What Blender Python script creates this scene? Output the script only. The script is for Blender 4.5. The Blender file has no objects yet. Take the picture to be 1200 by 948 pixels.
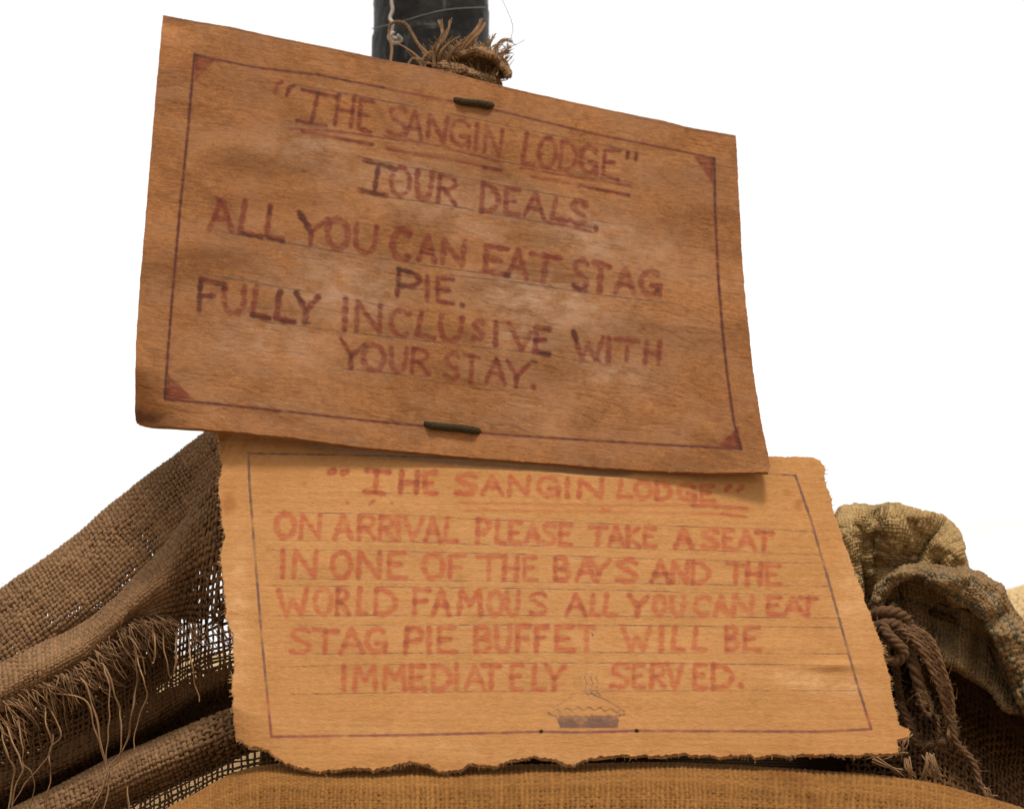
import bpy, math, random
import numpy as np
from mathutils import Matrix, Vector

# ------------------------------------------------------------------ camera, world, sun, exposure
scene = bpy.context.scene
C = scene.collection
PITCH = 15.0
CAM = np.array([0.0, 0.0, 1.45])
K = 0.9 / 1200 / 1.6                       # metres per photo pixel at 1 m distance
cam_data = bpy.data.cameras.new('camera')
cam = bpy.data.objects.new('camera', cam_data)
C.objects.link(cam)
cam.location = CAM
cam.rotation_euler = (math.radians(90 + PITCH), 0, 0)
cam_data.sensor_width = 36
cam_data.lens = 36 / (1200 * K)
cam_data.clip_start = 0.05
cam_data.clip_end = 5000
cam_data.dof.use_dof = True
cam_data.dof.focus_distance = 1.63
cam_data.dof.aperture_fstop = 5.0
scene.camera = cam

SUN_EL, SUN_AZ = 62, 168                   # high, behind the photographer; azimuth clockwise from +Y
w = bpy.data.worlds.new('World')
scene.world = w
w.use_nodes = True
nt = w.node_tree
nt.nodes.clear()
sky = nt.nodes.new('ShaderNodeTexSky')
sky.sky_type = 'NISHITA'
sky.sun_disc = False
sky.sun_elevation = math.radians(SUN_EL)
sky.sun_rotation = math.radians(SUN_AZ)
sky.dust_density = 4
mixs = nt.nodes.new('ShaderNodeMix')
mixs.data_type = 'RGBA'
mixs.inputs[0].default_value = 0.96        # overcast: cloud over nearly all of the sky
mixs.inputs[7].default_value = (11.6, 11.5, 11.35, 1)
bg = nt.nodes.new('ShaderNodeBackground')
bg.inputs['Strength'].default_value = 0.096
wo = nt.nodes.new('ShaderNodeOutputWorld')
nt.links.new(sky.outputs[0], mixs.inputs[6])
nt.links.new(mixs.outputs[2], bg.inputs['Color'])
nt.links.new(bg.outputs[0], wo.inputs['Surface'])

sd = bpy.data.lights.new('sun', 'SUN')
sd.energy = 3.9
sd.angle = math.radians(11)
sd.color = (1.0, 0.93, 0.83)
sun = bpy.data.objects.new('sun', sd)
C.objects.link(sun)
el, az = math.radians(SUN_EL), math.radians(SUN_AZ)
sdir = Vector((math.sin(az) * math.cos(el), math.cos(az) * math.cos(el), math.sin(el)))
sun.rotation_euler = sdir.to_track_quat('Z', 'Y').to_euler()

scene.view_settings.view_transform = 'Standard'
scene.view_settings.look = 'None'
scene.view_settings.exposure = 0.0
scene.view_settings.gamma = 1.0
scene.render.engine = 'CYCLES'

# ------------------------------------------------------------------ helpers
RX = np.array(Matrix.Rotation(math.radians(90 + PITCH), 3, 'X'))

def P(px, py, d):
    """the point of the place seen at a photo pixel, d metres in front of the camera"""
    px, py, d = np.broadcast_arrays(np.asarray(px, float), np.asarray(py, float), np.asarray(d, float))
    v = np.stack([(px - 600) * K * d, (474 - py) * K * d, -d], -1)
    return v @ RX.T + CAM

def hash2(ix, iy, seed):
    n = (ix * 374761393 + iy * 668265263 + seed * 974634777) & 0xffffffff
    n = ((n ^ (n >> 13)) * 1274126177) & 0xffffffff
    return ((n ^ (n >> 16)) & 0xffff) / 65535.0

def vnoise(x, y, scale, seed=0):
    x = np.asarray(x, float) / scale; y = np.asarray(y, float) / scale
    x, y = np.broadcast_arrays(x, y)
    ix = np.floor(x).astype(np.int64); iy = np.floor(y).astype(np.int64)
    fx = x - ix; fy = y - iy
    fx = fx * fx * (3 - 2 * fx); fy = fy * fy * (3 - 2 * fy)
    a = hash2(ix, iy, seed); b = hash2(ix + 1, iy, seed)
    c = hash2(ix, iy + 1, seed); d = hash2(ix + 1, iy + 1, seed)
    return (a * (1 - fx) + b * fx) * (1 - fy) + (c * (1 - fx) + d * fx) * fy - 0.5

def fbm(x, y, scale, seed=0, octs=3):
    t = 0; a = 1
    for o in range(octs):
        t = t + a * vnoise(x, y, scale / 2 ** o, seed + o * 17); a *= 0.5
    return t

def mesh_obj(name, verts, faces, mat, parent=None, attrs=None, smooth=True):
    verts = np.asarray(verts, np.float32)
    me = bpy.data.meshes.new(name)
    if parent is not None:
        verts = verts - np.array(parent.location, np.float32)
    me.vertices.add(len(verts)); me.vertices.foreach_set('co', verts.ravel())
    quads = np.asarray(faces, np.int32)
    n = len(quads); k = quads.shape[1]
    me.loops.add(n * k); me.loops.foreach_set('vertex_index', quads.ravel())
    me.polygons.add(n)
    me.polygons.foreach_set('loop_start', np.arange(n, dtype=np.int32) * k)
    try:
        me.polygons.foreach_set('loop_total', np.full(n, k, np.int32))
    except Exception:
        pass
    me.update(calc_edges=True)
    if smooth:
        me.polygons.foreach_set('use_smooth', np.ones(n, bool))
    for nm, arr in (attrs or {}).items():
        a = me.attributes.new(nm, 'FLOAT', 'POINT')
        a.data.foreach_set('value', np.asarray(arr, np.float32).ravel())
    me.materials.append(mat)
    o = bpy.data.objects.new(name, me)
    C.objects.link(o)
    if parent is not None:
        o.parent = parent
    return o

def thing(name, label, cat, loc, group=None):
    o = bpy.data.objects.new(name, None)
    C.objects.link(o)
    o.location = [float(v) for v in loc]
    o.empty_display_size = 0.05
    o['label'] = label; o['category'] = cat
    if group: o['group'] = group
    return o

def tag(o, label, cat, group=None):
    o['label'] = label; o['category'] = cat
    if group: o['group'] = group

class Tubes:
    """collects tubes (polylines with radii) and builds them as one mesh"""
    def __init__(self):
        self.v = []; self.f = []; self.n = 0; self.t = []
    def batch(self, pts, nrm, rb, rn, sides=5, keep=None, tint=0.0):
        # pts (T,N,3), nrm (T,N,3) unit, rb/rn (T,N) half width across / along the normal
        T, N, _ = pts.shape
        tan = np.gradient(pts, axis=1)
        tan /= np.linalg.norm(tan, axis=2, keepdims=True) + 1e-12
        b = np.cross(tan, nrm); b /= np.linalg.norm(b, axis=2, keepdims=True) + 1e-12
        nn = np.cross(b, tan)
        ang = np.arange(sides) / sides * 2 * np.pi + np.pi / 2
        ring = (pts[:, :, None, :] + b[:, :, None, :] * (np.cos(ang)[None, None, :, None] * rb[:, :, None, None])
                + nn[:, :, None, :] * (np.sin(ang)[None, None, :, None] * rn[:, :, None, None]))
        self.v.append(ring.reshape(-1, 3))
        tt = np.broadcast_to(np.asarray(tint, float), (T, N)) if np.ndim(tint) < 2 else tint
        self.t.append(np.repeat(tt.reshape(-1), sides))
        base = (np.arange(T)[:, None, None] * N + np.arange(N - 1)[None, :, None]) * sides
        s = np.arange(sides)[None, None, :]
        s2 = (s + 1) % sides
        q = np.stack([base + s, base + s2, base + sides + s2, base + sides + s], -1)
        if keep is not None:
            kk = keep[:, :-1] & keep[:, 1:]
            q = q[kk]
        self.f.append(q.reshape(-1, 4) + self.n)
        self.n += T * N * sides
    def path(self, pts, r, sides=6, tint=0.0, caps=True):
        pts = np.asarray(pts, float); N = len(pts)
        r = np.broadcast_to(np.asarray(r, float), (N,)).copy()
        if caps:
            d0 = pts[0] - pts[1]; d0 /= np.linalg.norm(d0) + 1e-9
            d1 = pts[-1] - pts[-2]; d1 /= np.linalg.norm(d1) + 1e-9
            pts = np.concatenate([[pts[0] + d0 * r[0] * .5], pts, [pts[-1] + d1 * r[-1] * .5]])
            r = np.concatenate([[r[0] * .05], r, [r[-1] * .05]])
        ref = -RX[:, 2] * -1.0
        nrm = np.broadcast_to(RX[:, 2], pts.shape)
        self.batch(pts[None], nrm[None].copy(), r[None], r[None], sides, tint=tint)
    def build(self, name, mat, parent=None):
        return mesh_obj(name, np.concatenate(self.v), np.concatenate(self.f), mat, parent,
                        {'tint': np.concatenate(self.t)})

def spline(pts, n):
    """Catmull-Rom through pts (M,k), n samples"""
    p = np.asarray(pts, float); M = len(p)
    t = np.linspace(0, M - 1, n)
    i = np.clip(np.floor(t).astype(int), 0, M - 2); f = (t - i)[:, None]
    g = lambda j: p[np.clip(j, 0, M - 1)]
    a, b, c, d = g(i - 1), g(i), g(i + 1), g(i + 2)
    return 0.5 * (2 * b + (c - a) * f + (2 * a - 5 * b + 4 * c - d) * f * f + (3 * b - a - 3 * c + d) * f ** 3)

def PP(arr):
    a = np.asarray(arr, float)
    return P(a[:, 0], a[:, 1], a[:, 2])

def rope(tubes, pxd, r, strands=3, pitch=0.02, n=None, tint=0.0, taper=0):
    """a laid rope: strands wound round a curved path"""
    c = PP(spline(pxd, 60))
    L = np.linalg.norm(np.diff(c, axis=0), axis=1).sum()
    n = n or max(24, int(L / (pitch / 9)))
    c = PP(spline(pxd, n))
    s = np.concatenate([[0], np.cumsum(np.linalg.norm(np.diff(c, axis=0), axis=1))])
    tan = np.gradient(c, axis=0); tan /= np.linalg.norm(tan, axis=1, keepdims=True) + 1e-9
    b = np.cross(tan, RX[:, 2]); b /= np.linalg.norm(b, axis=1, keepdims=True) + 1e-9
    nn = np.cross(b, tan)
    rr = r * (1 - taper * np.linspace(0, 1, n))
    for k in range(strands):
        a = s / pitch * 2 * np.pi + k * 2 * np.pi / strands
        p = c + b * (np.cos(a) * rr * .52)[:, None] + nn * (np.sin(a) * rr * .52)[:, None]
        tubes.path(p, rr * .56, 6, tint)

class Surf:
    """a draped cloth: Catmull-Rom patch through control points (pixel x, pixel y, distance)"""
    def __init__(self, ctrl, wr=0.004, wscale=60, seed=1, xy=3.0, fn=None):
        self.c = np.asarray(ctrl, float); self.R, self.Cn = self.c.shape[:2]
        self.wr, self.ws, self.seed, self.xy, self.fn = wr, wscale, seed, xy, fn
    def _w(self, t, n):
        i = np.clip(np.floor(t).astype(int), 0, n - 2); f = t - i
        ws = [0.5 * (-f + 2 * f * f - f ** 3), 0.5 * (2 - 5 * f * f + 3 * f ** 3),
              0.5 * (f + 4 * f * f - 3 * f ** 3), 0.5 * (-f * f + f ** 3)]
        ids = [np.clip(i + k, 0, n - 1) for k in (-1, 0, 1, 2)]
        return ids, ws
    def pxd(self, u, v):
        iu, wu = self._w(u, self.Cn); iv, wv = self._w(v, self.R)
        o = 0
        for a in range(4):
            for b in range(4):
                o = o + self.c[iv[a], iu[b]] * (wv[a] * wu[b])[..., None]
        px, py, d = o[..., 0].copy(), o[..., 1].copy(), o[..., 2].copy()
        n1 = fbm(px, py, self.ws, self.seed)
        d += self.wr * n1 * 2
        px += self.xy * fbm(u * 100, v * 100, 90, self.seed + 5)
        py += self.xy * fbm(u * 100, v * 100, 90, self.seed + 9)
        if self.fn: px, py, d = self.fn(u, v, px, py, d)
        return px, py, d
    def __call__(self, u, v):
        return P(*self.pxd(u, v))

def weave(surf, nu, nv, name, mat, parent, seg=3, sides=5, fill=0.46, amp=0.42, seed=0, flip=1,
          keep=None, fillfn=None, tintu=None, tintv=None, jit=0.22, flat=0.8, ur=None, vr=None):
    """real crossing yarns over and under each other; nu yarns run across u (along v), nv run along u"""
    rng = np.random.default_rng(seed)
    u0, u1 = ur or (0, surf.Cn - 1); v0, v1 = vr or (0, surf.R - 1)
    du = (u1 - u0) / nu; dv = (v1 - v0) / nv
    T = Tubes()
    for kind in (0, 1):
        n_thr, n_x = (nv, nu) if kind == 0 else (nu, nv)
        N = n_x * seg + 1
        a = np.linspace(0, n_x, N)[None, :] + np.zeros((n_thr, 1))       # running index across the other yarns
        i = np.arange(n_thr)[:, None] + 0.5
        ph = rng.uniform(0, 6.28, (n_thr, 3)); am = rng.uniform(.3, 1, (n_thr, 3))
        lat = sum(am[:, k:k + 1] * np.sin(a * f + ph[:, k:k + 1]) for k, f in enumerate((0.11, 0.29, 0.83))) * jit * .5
        ii = i + lat
        if kind == 0: U = u0 + a * du; V = v0 + ii * dv
        else: U = u0 + ii * du; V = v0 + a * dv
        Uc = np.clip(U, u0, u1); Vc = np.clip(V, v0, v1)
        pt = surf(Uc, Vc)
        eu, ev = du * .5, dv * .5
        Pu = (surf(np.clip(Uc + eu, u0, u1), Vc) - surf(np.clip(Uc - eu, u0, u1), Vc))
        Pv = (surf(Uc, np.clip(Vc + ev, v0, v1)) - surf(Uc, np.clip(Vc - ev, v0, v1)))
        nr = np.cross(Pu, Pv) * flip
        nr /= np.linalg.norm(nr, axis=2, keepdims=True) + 1e-12
        lu = np.linalg.norm(Pu, axis=2); lv = np.linalg.norm(Pv, axis=2)
        sp = lv if kind == 0 else lu
        oth = np.clip(.5 * (lu + lv), 0.0006, 0.0042)
        sp = np.clip(sp, 0.0005, 0.0055)
        slub = 1 + .22 * np.sin(a * .37 + ph[:, 1:2]) * am[:, 0:1] + rng.normal(0, .05, a.shape) + rng.normal(0, .10, (n_thr, 1))
        ff = fill if fillfn is None else fillfn(Uc, Vc, *surf.pxd(Uc, Vc)[:2]) * fill
        rb = .5 * (sp + oth) * ff * slub
        sign = np.where((np.arange(n_thr)[:, None] % 2) == 0, 1.0, -1.0) * (1 if kind == 0 else -1)
        h = sign * np.sin(a * np.pi) if False else sign * np.cos((a - .5) * np.pi)
        pt = pt + nr * (h * oth * amp * .5)[..., None]
        kp = None
        if keep is not None:
            px, py, _ = surf.pxd(Uc, Vc); kp = keep(Uc, Vc, px, py)
        tf = tintv if kind == 0 else tintu
        base = rng.uniform(-.12, .12, (n_thr, 1)) + 0 * a
        tt = base if tf is None else base + tf(i / n_thr)
        T.batch(pt, nr, rb, rb * flat, sides, kp, tint=tt)
    return T.build(name, mat, parent)

def sheet(surf, name, mat, parent, nu=80, nv=40, off=0.0, flip=1):
    """plain skin following a patch, set back by off metres"""
    u = np.linspace(0, surf.Cn - 1, nu)[None, :] + np.zeros((nv, 1))
    v = np.linspace(0, surf.R - 1, nv)[:, None] + np.zeros((1, nu))
    e = .03
    pt = surf(u, v)
    Pu = surf(np.clip(u + e, 0, surf.Cn - 1), v) - surf(np.clip(u - e, 0, surf.Cn - 1), v)
    Pv = surf(u, np.clip(v + e, 0, surf.R - 1)) - surf(u, np.clip(v - e, 0, surf.R - 1))
    nr = np.cross(Pu, Pv) * flip; nr /= np.linalg.norm(nr, axis=2, keepdims=True) + 1e-12
    pt = pt - nr * off
    idx = np.arange(nu * nv).reshape(nv, nu)
    q = np.stack([idx[:-1, :-1], idx[:-1, 1:], idx[1:, 1:], idx[1:, :-1]], -1).reshape(-1, 4)
    return mesh_obj(name, pt.reshape(-1, 3), q, mat, parent)

def pillow(name, mat, parent, centre, size, seed=0, rot=0.0, nu=96, nv=48, e=0.55):
    """a filled sack: rounded, slumped superellipsoid"""
    th = np.linspace(0, 2 * np.pi, nu, endpoint=False)[None, :]; ph = np.linspace(-np.pi / 2, np.pi / 2, nv)[:, None]
    sg = lambda x, p: np.sign(x) * np.abs(x) ** p
    x = sg(np.cos(ph), e) * sg(np.cos(th), e); y = sg(np.cos(ph), e) * sg(np.sin(th), e)
    z = sg(np.sin(ph), .75) * np.ones_like(th)
    k = 1 + .10 * fbm(x * 30 + 50, y * 30 + z * 20, 14, seed)
    x, y, z = x * k * size[0] / 2, y * k * size[1] / 2, z * k * size[2] / 2
    cr, sr = math.cos(rot), math.sin(rot)
    v = np.stack([x * cr - y * sr, x * sr + y * cr, z], -1) + np.asarray(centre)
    idx = np.arange(nu * nv).reshape(nv, nu); nx = np.roll(idx, -1, axis=1)
    q = np.stack([idx[:-1], nx[:-1], nx[1:], idx[1:]], -1).reshape(-1, 4)
    return mesh_obj(name, v.reshape(-1, 3), q, mat, parent)

# ------------------------------------------------------------------ materials
def new_mat(name, rough=0.85, spec=0.2):
    m = bpy.data.materials.new(name); m.use_nodes = True
    n = m.node_tree; b = n.nodes['Principled BSDF']
    b.inputs['Roughness'].default_value = rough
    b.inputs['Specular IOR Level'].default_value = spec
    return m, n, b

def N(n, kind, **kw):
    nd = n.nodes.new(kind)
    for k_, v_ in kw.items(): setattr(nd, k_, v_)
    return nd

def math_node(n, op, a, b=None, c=None, clamp=False):
    m = n.nodes.new('ShaderNodeMath'); m.operation = op; m.use_clamp = clamp
    for i, x in enumerate((a, b, c)):
        if x is None: continue
        if isinstance(x, (int, float)): m.inputs[i].default_value = x
        else: n.links.new(x, m.inputs[i])
    return m.outputs[0]

def mixc(n, f, a, b, blend='MIX'):
    m = n.nodes.new('ShaderNodeMix'); m.data_type = 'RGBA'; m.blend_type = blend
    for i, x in ((0, f), (6, a), (7, b)):
        if isinstance(x, (int, float)): m.inputs[i].default_value = x
        elif isinstance(x, tuple): m.inputs[i].default_value = (*x, 1)
        else: n.links.new(x, m.inputs[i])
    return m.outputs[2]

def noise(n, scale, detail=3, vec=None, rough=.55, dist=0.0):
    t = n.nodes.new('ShaderNodeTexNoise'); t.inputs['Scale'].default_value = scale
    t.inputs['Detail'].default_value = detail; t.inputs['Roughness'].default_value = rough
    t.inputs['Distortion'].default_value = dist
    if vec is not None: n.links.new(vec, t.inputs['Vector'])
    return t.outputs['Fac']

def coords(n, scale=(1, 1, 1), rot=(0, 0, 0)):
    tc = n.nodes.new('ShaderNodeTexCoord'); mp = n.nodes.new('ShaderNodeMapping')
    mp.inputs['Scale'].default_value = scale; mp.inputs['Rotation'].default_value = rot
    n.links.new(tc.outputs['Object'], mp.inputs['Vector'])
    return mp.outputs[0]

def ramp01(n, x, a, b):
    m = n.nodes.new('ShaderNodeMapRange'); m.interpolation_type = 'SMOOTHSTEP'
    n.links.new(x, m.inputs[0]); m.inputs[1].default_value = a; m.inputs[2].default_value = b
    return m.outputs[0]

def bump(n, b, h, dist, strength=1.0):
    bp = n.nodes.new('ShaderNodeBump'); bp.inputs['Distance'].default_value = dist; bp.inputs['Strength'].default_value = strength
    n.links.new(h, bp.inputs['Height']); n.links.new(bp.outputs[0], b.inputs['Normal'])

def burlap(name, lo, hi, stain=(0.10, 0.06, 0.03), stain_amt=.5, green=False):
    m, n, b = new_mat(name, .9, .12)
    v = coords(n)
    at = N(n, 'ShaderNodeAttribute', attribute_name='tint')
    f1 = noise(n, 160, 3, v); f2 = noise(n, 14, 3, v)
    f = math_node(n, 'ADD', math_node(n, 'MULTIPLY', f1, .6), math_node(n, 'MULTIPLY', f2, .5))
    tcl = math_node(n, 'MINIMUM', at.outputs['Fac'], .5)
    f = math_node(n, 'ADD', f, tcl, clamp=True)
    col = mixc(n, f, lo, hi)
    col = mixc(n, math_node(n, 'MULTIPLY', ramp01(n, noise(n, 9, 4, v, .6), .52, .72), stain_amt), col, stain)
    g = ramp01(n, at.outputs['Fac'], .6, .8)
    col = mixc(n, math_node(n, 'MULTIPLY', g, .8), col, (0.022, 0.052, 0.046))
    n.links.new(col, b.inputs['Base Color'])
    bump(n, b, noise(n, 900, 2, v), .0006, .7)
    return m

def burlap_skin(name, lo, hi):
    """for the parts of a sack out of the weave's reach: a tight woven relief"""
    m, n, b = new_mat(name, .92, .1)
    v = coords(n)
    wv = []
    for dr in ('X', 'Z'):
        t = N(n, 'ShaderNodeTexWave', wave_type='BANDS', bands_direction=dr)
        t.inputs['Scale'].default_value = 120; t.inputs['Distortion'].default_value = .6
        t.inputs['Detail Scale'].default_value = 3
        n.links.new(v, t.inputs['Vector']); wv.append(t.outputs['Fac'])
    h = math_node(n, 'MULTIPLY', wv[0], wv[1])
    f = math_node(n, 'ADD', math_node(n, 'MULTIPLY', h, .5), math_node(n, 'MULTIPLY', noise(n, 22, 4, v), .6), clamp=True)
    n.links.new(mixc(n, f, lo, hi), b.inputs['Base Color'])
    bump(n, b, h, .0012, 1)
    return m

# burlap colours
M_drape = burlap('hessian_brown', (0.055, 0.026, 0.011), (0.37, 0.215, 0.108), stain_amt=.25)
M_net = burlap('hessian_net', (0.05, 0.024, 0.010), (0.22, 0.125, 0.062), stain_amt=.2)
M_front = burlap('sandbag_orange', (0.085, 0.034, 0.008), (0.39, 0.180, 0.047), stain=(0.12, 0.04, 0.008), stain_amt=.6)
M_ear = burlap('sandbag_khaki', (0.12, 0.07, 0.022), (0.60, 0.41, 0.185), stain_amt=.35)
M_flap = burlap('sandbag_flap', (0.075, 0.042, 0.017), (0.34, 0.22, 0.105), stain_amt=.35)  # darkened slightly for the shade inside the folded flap
M_pale = burlap('sandbag_pale', (0.42, 0.29, 0.13), (0.72, 0.54, 0.29), stain_amt=.1)
M_dark = burlap('sandbag_shaded', (0.03, 0.014, 0.005), (0.22, 0.11, 0.042), stain_amt=.3)  # hessian darkened for the shade under the striped flap
M_twine = burlap('twine', (0.07, 0.034, 0.014), (0.40, 0.24, 0.125), stain_amt=.15)
M_rope = burlap('rope_fibre', (0.035, 0.017, 0.008), (0.22, 0.12, 0.058), stain_amt=.2)
M_skin_shade = burlap_skin('sack_cloth_shaded', (0.014, 0.007, 0.003), (0.055, 0.028, 0.011))  # near-black: shade inside and behind the bags put into the colour
M_skin_front = burlap_skin('sack_cloth_orange', (0.09, 0.035, 0.009), (0.22, 0.10, 0.025))
M_skin_pale = burlap_skin('sack_cloth_pale', (0.42, 0.29, 0.15), (0.72, 0.52, 0.30))

def cardboard(name,  base_lo, base_hi, ink_a, ink_b, scuff_c, stain_c, pencil_c=(0.10, 0.065, 0.05), ang=0.0, ink_cov=.85, dusty=(0.4, 0.24, 0.14), gr=(.085, .32), bmp=.0019, ridge=.03, blo=.68):
    m, n, b = new_mat(name, .88, .12)
    def A(nm): return N(n, 'ShaderNodeAttribute', attribute_name=nm).outputs['Fac']
    # coordinates on the sheet itself, in photo-pixel-sized units, carried as attributes cu, cv
    cb = N(n, 'ShaderNodeCombineXYZ'); n.links.new(A('cu'), cb.inputs[0]); n.links.new(A('cv'), cb.inputs[1])
    def mp(sx, sy):
        q = N(n, 'ShaderNodeMapping'); q.inputs['Scale'].default_value = (sx, sy, 1)
        n.links.new(cb.outputs[0], q.inputs['Vector']); return q.outputs[0]
    grain = noise(n, 1, 6, mp(*gr), .72)
    fine = noise(n, 1, 3, mp(.25, .9), .7)
    blot = noise(n, 1, 5, mp(.008, .013), .65, .8)
    f = math_node(n, 'ADD', math_node(n, 'MULTIPLY', grain, .62), math_node(n, 'MULTIPLY', fine, .52))
    f = math_node(n, 'ADD', f, math_node(n, 'MULTIPLY', math_node(n, 'SUBTRACT', blot, .5), blo))
    col = mixc(n, ramp01(n, f, .30, .90), base_lo, base_hi)
    gz = ramp01(n, noise(n, 1, 5, mp(.011, .02), .65, .5), .42, .68)
    col = mixc(n, math_node(n, 'MULTIPLY', gz, .45), col, dusty)
    # dark fibre flecks
    fl = ramp01(n, noise(n, 1, 3, mp(.05, .55), .8), .62, .80)
    col = mixc(n, math_node(n, 'MULTIPLY', fl, .45), col, stain_c)
    # brown stains
    st = ramp01(n, noise(n, 1, 5, mp(.012, .022), .65, 1.0), .55, .75)
    col = mixc(n, math_node(n, 'MULTIPLY', st, .35), col, stain_c)
    col = mixc(n, math_node(n, 'MULTIPLY', A('stain'), .8), col, stain_c)  # mapped stains, plus shade painted on the curled corner
    # rubbed patches where the skin of the card has worn pale
    sc = math_node(n, 'MULTIPLY', A('scuff'), ramp01(n, noise(n, 1, 6, mp(.035, .055), .72), .30, .68))
    col = mixc(n, math_node(n, 'MULTIPLY', sc, .74), col, scuff_c)
    # pencil
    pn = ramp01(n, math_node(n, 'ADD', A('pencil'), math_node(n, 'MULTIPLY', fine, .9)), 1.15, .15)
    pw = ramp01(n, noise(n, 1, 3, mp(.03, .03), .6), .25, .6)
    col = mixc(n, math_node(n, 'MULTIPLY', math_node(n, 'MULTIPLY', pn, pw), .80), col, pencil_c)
    # marker ink, soaked in unevenly along the fibres
    jit = math_node(n, 'MULTIPLY', math_node(n, 'SUBTRACT', noise(n, 1, 4, mp(.22, .5), .7), .5), 2.2)
    ik = ramp01(n, math_node(n, 'ADD', A('ink'), jit), 1.9, -2.0)
    wear = ramp01(n, noise(n, 1, 5, mp(.05, .16), .75), .30, .62)
    tone = A('tone')
    cov = math_node(n, 'MULTIPLY', ik, math_node(n, 'ADD', math_node(n, 'MULTIPLY', wear, .62), math_node(n, 'MULTIPLY', math_node(n, 'ADD', tone, .5), .42), clamp=True))
    cov = math_node(n, 'MULTIPLY', cov, ink_cov)
    inkc = mixc(n, ramp01(n, math_node(n, 'ADD', tone, math_node(n, 'MULTIPLY', math_node(n, 'SUBTRACT', fine, .5), .4)), .30, 1.25), ink_a, ink_b)
    col = mixc(n, cov, col, inkc)
    n.links.new(col, b.inputs['Base Color'])
    hgt = math_node(n, 'ADD', math_node(n, 'MULTIPLY', grain, .7), math_node(n, 'MULTIPLY', fine, .35))
    wr = N(n, 'ShaderNodeTexWave', wave_type='BANDS', bands_direction='Y')
    wr.inputs['Scale'].default_value = 1; wr.inputs['Distortion'].default_value = 2.5; wr.inputs['Detail'].default_value = 3
    n.links.new(mp(.006, .036), wr.inputs['Vector'])
    hgt = math_node(n, 'ADD', hgt, math_node(n, 'MULTIPLY', wr.outputs['Fac'], ridge))
    bump(n, b, hgt, bmp, .7)
    return m

M_card1 = cardboard('cardboard_brown', (0.155, 0.060, 0.019), (0.425, 0.188, 0.070), (0.150, 0.024, 0.018), (0.038, 0.012, 0.012),
                    (0.48, 0.31, 0.205), (0.09, 0.033, 0.012), dusty=(0.31, 0.165, 0.088), ink_cov=.86)
M_card2 = cardboard('cardboard_tan', (0.37, 0.172, 0.056), (0.60, 0.305, 0.112), (0.42, 0.095, 0.045), (0.20, 0.045, 0.028),
                    (0.76, 0.47, 0.245), (0.33, 0.125, 0.035), dusty=(0.47, 0.24, 0.090), pencil_c=(0.095, 0.056, 0.066), ink_cov=.86, gr=(.11, .30), bmp=.0022, ridge=.07, blo=.45)
def edge_mat(name, a, b_):
    m, n, b = new_mat(name, .95, .05)
    v = coords(n, (60, 60, 1400))
    n.links.new(mixc(n, noise(n, 1.0, 3, v), a, b_), b.inputs['Base Color'])
    bump(n, b, noise(n, 260, 3, coords(n)), .001, .8)
    return m
M_edge1 = edge_mat('card_edge_brown', (0.12, 0.045, 0.015), (0.42, 0.2, 0.085))
M_edge2 = edge_mat('card_edge_tan', (0.24, 0.11, 0.04), (0.75, 0.46, 0.23))

def tape_mat():
    m, n, b = new_mat('black_tape', .75, .08)
    v = coords(n)
    f = noise(n, 30, 5, v, .65)
    c = mixc(n, ramp01(n, f, .35, .8), (0.009, 0.0085, 0.008), (0.036, 0.034, 0.031))
    sc = ramp01(n, noise(n, 1, 4, coords(n, (60, 60, 14)), .7), .54, .78)
    c = mixc(n, math_node(n, 'MULTIPLY', sc, .6), c, (0.15, 0.15, 0.145))  # pale vertical streaks painted in as highlights on the plastic
    n.links.new(c, b.inputs['Base Color'])
    n.links.new(math_node(n, 'ADD', math_node(n, 'MULTIPLY', f, .35), .28), b.inputs['Roughness'])
    bump(n, b, noise(n, 45, 4, v, .6), .003, .6)
    return m
M_tape = tape_mat()
def plain(name, col, rough=.8, var=.3, sc=80, spec=.2):
    m, n, b = new_mat(name, rough, spec)
    v = coords(n)
    n.links.new(mixc(n, noise(n, sc, 3, v), tuple(x * (1 - var) for x in col), tuple(min(1, x * (1 + var)) for x in col)), b.inputs['Base Color'])
    bump(n, b, noise(n, sc * 6, 2, v), .0004, .5)
    return m
M_cord = plain('green_cord', (0.040, 0.026, 0.009), .9, .5, 300)
M_string = plain('white_string', (0.48, 0.44, 0.39), .9, .2, 300)
M_cable = plain('pale_cable', (0.80, 0.78, 0.62), .6, .05)
M_seam = plain('tape_seam', (0.13, 0.13, 0.13), .5, .4, 60)

M_fibre = plain('card_fibre', (0.55, 0.33, 0.155), .95, .25, 300)
# one common darkening of every cloth and board colour, to offset the strong sun
for m_ in bpy.data.materials:
    t_ = m_.node_tree; b_ = t_.nodes['Principled BSDF'].inputs['Base Color']
    if m_.name in ('pale_cable',) or not b_.is_linked: continue
    src = b_.links[0].from_socket
    t_.links.new(mixc(t_, 1.0, src, (.74, .73, .72), 'MULTIPLY'), b_)

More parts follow.
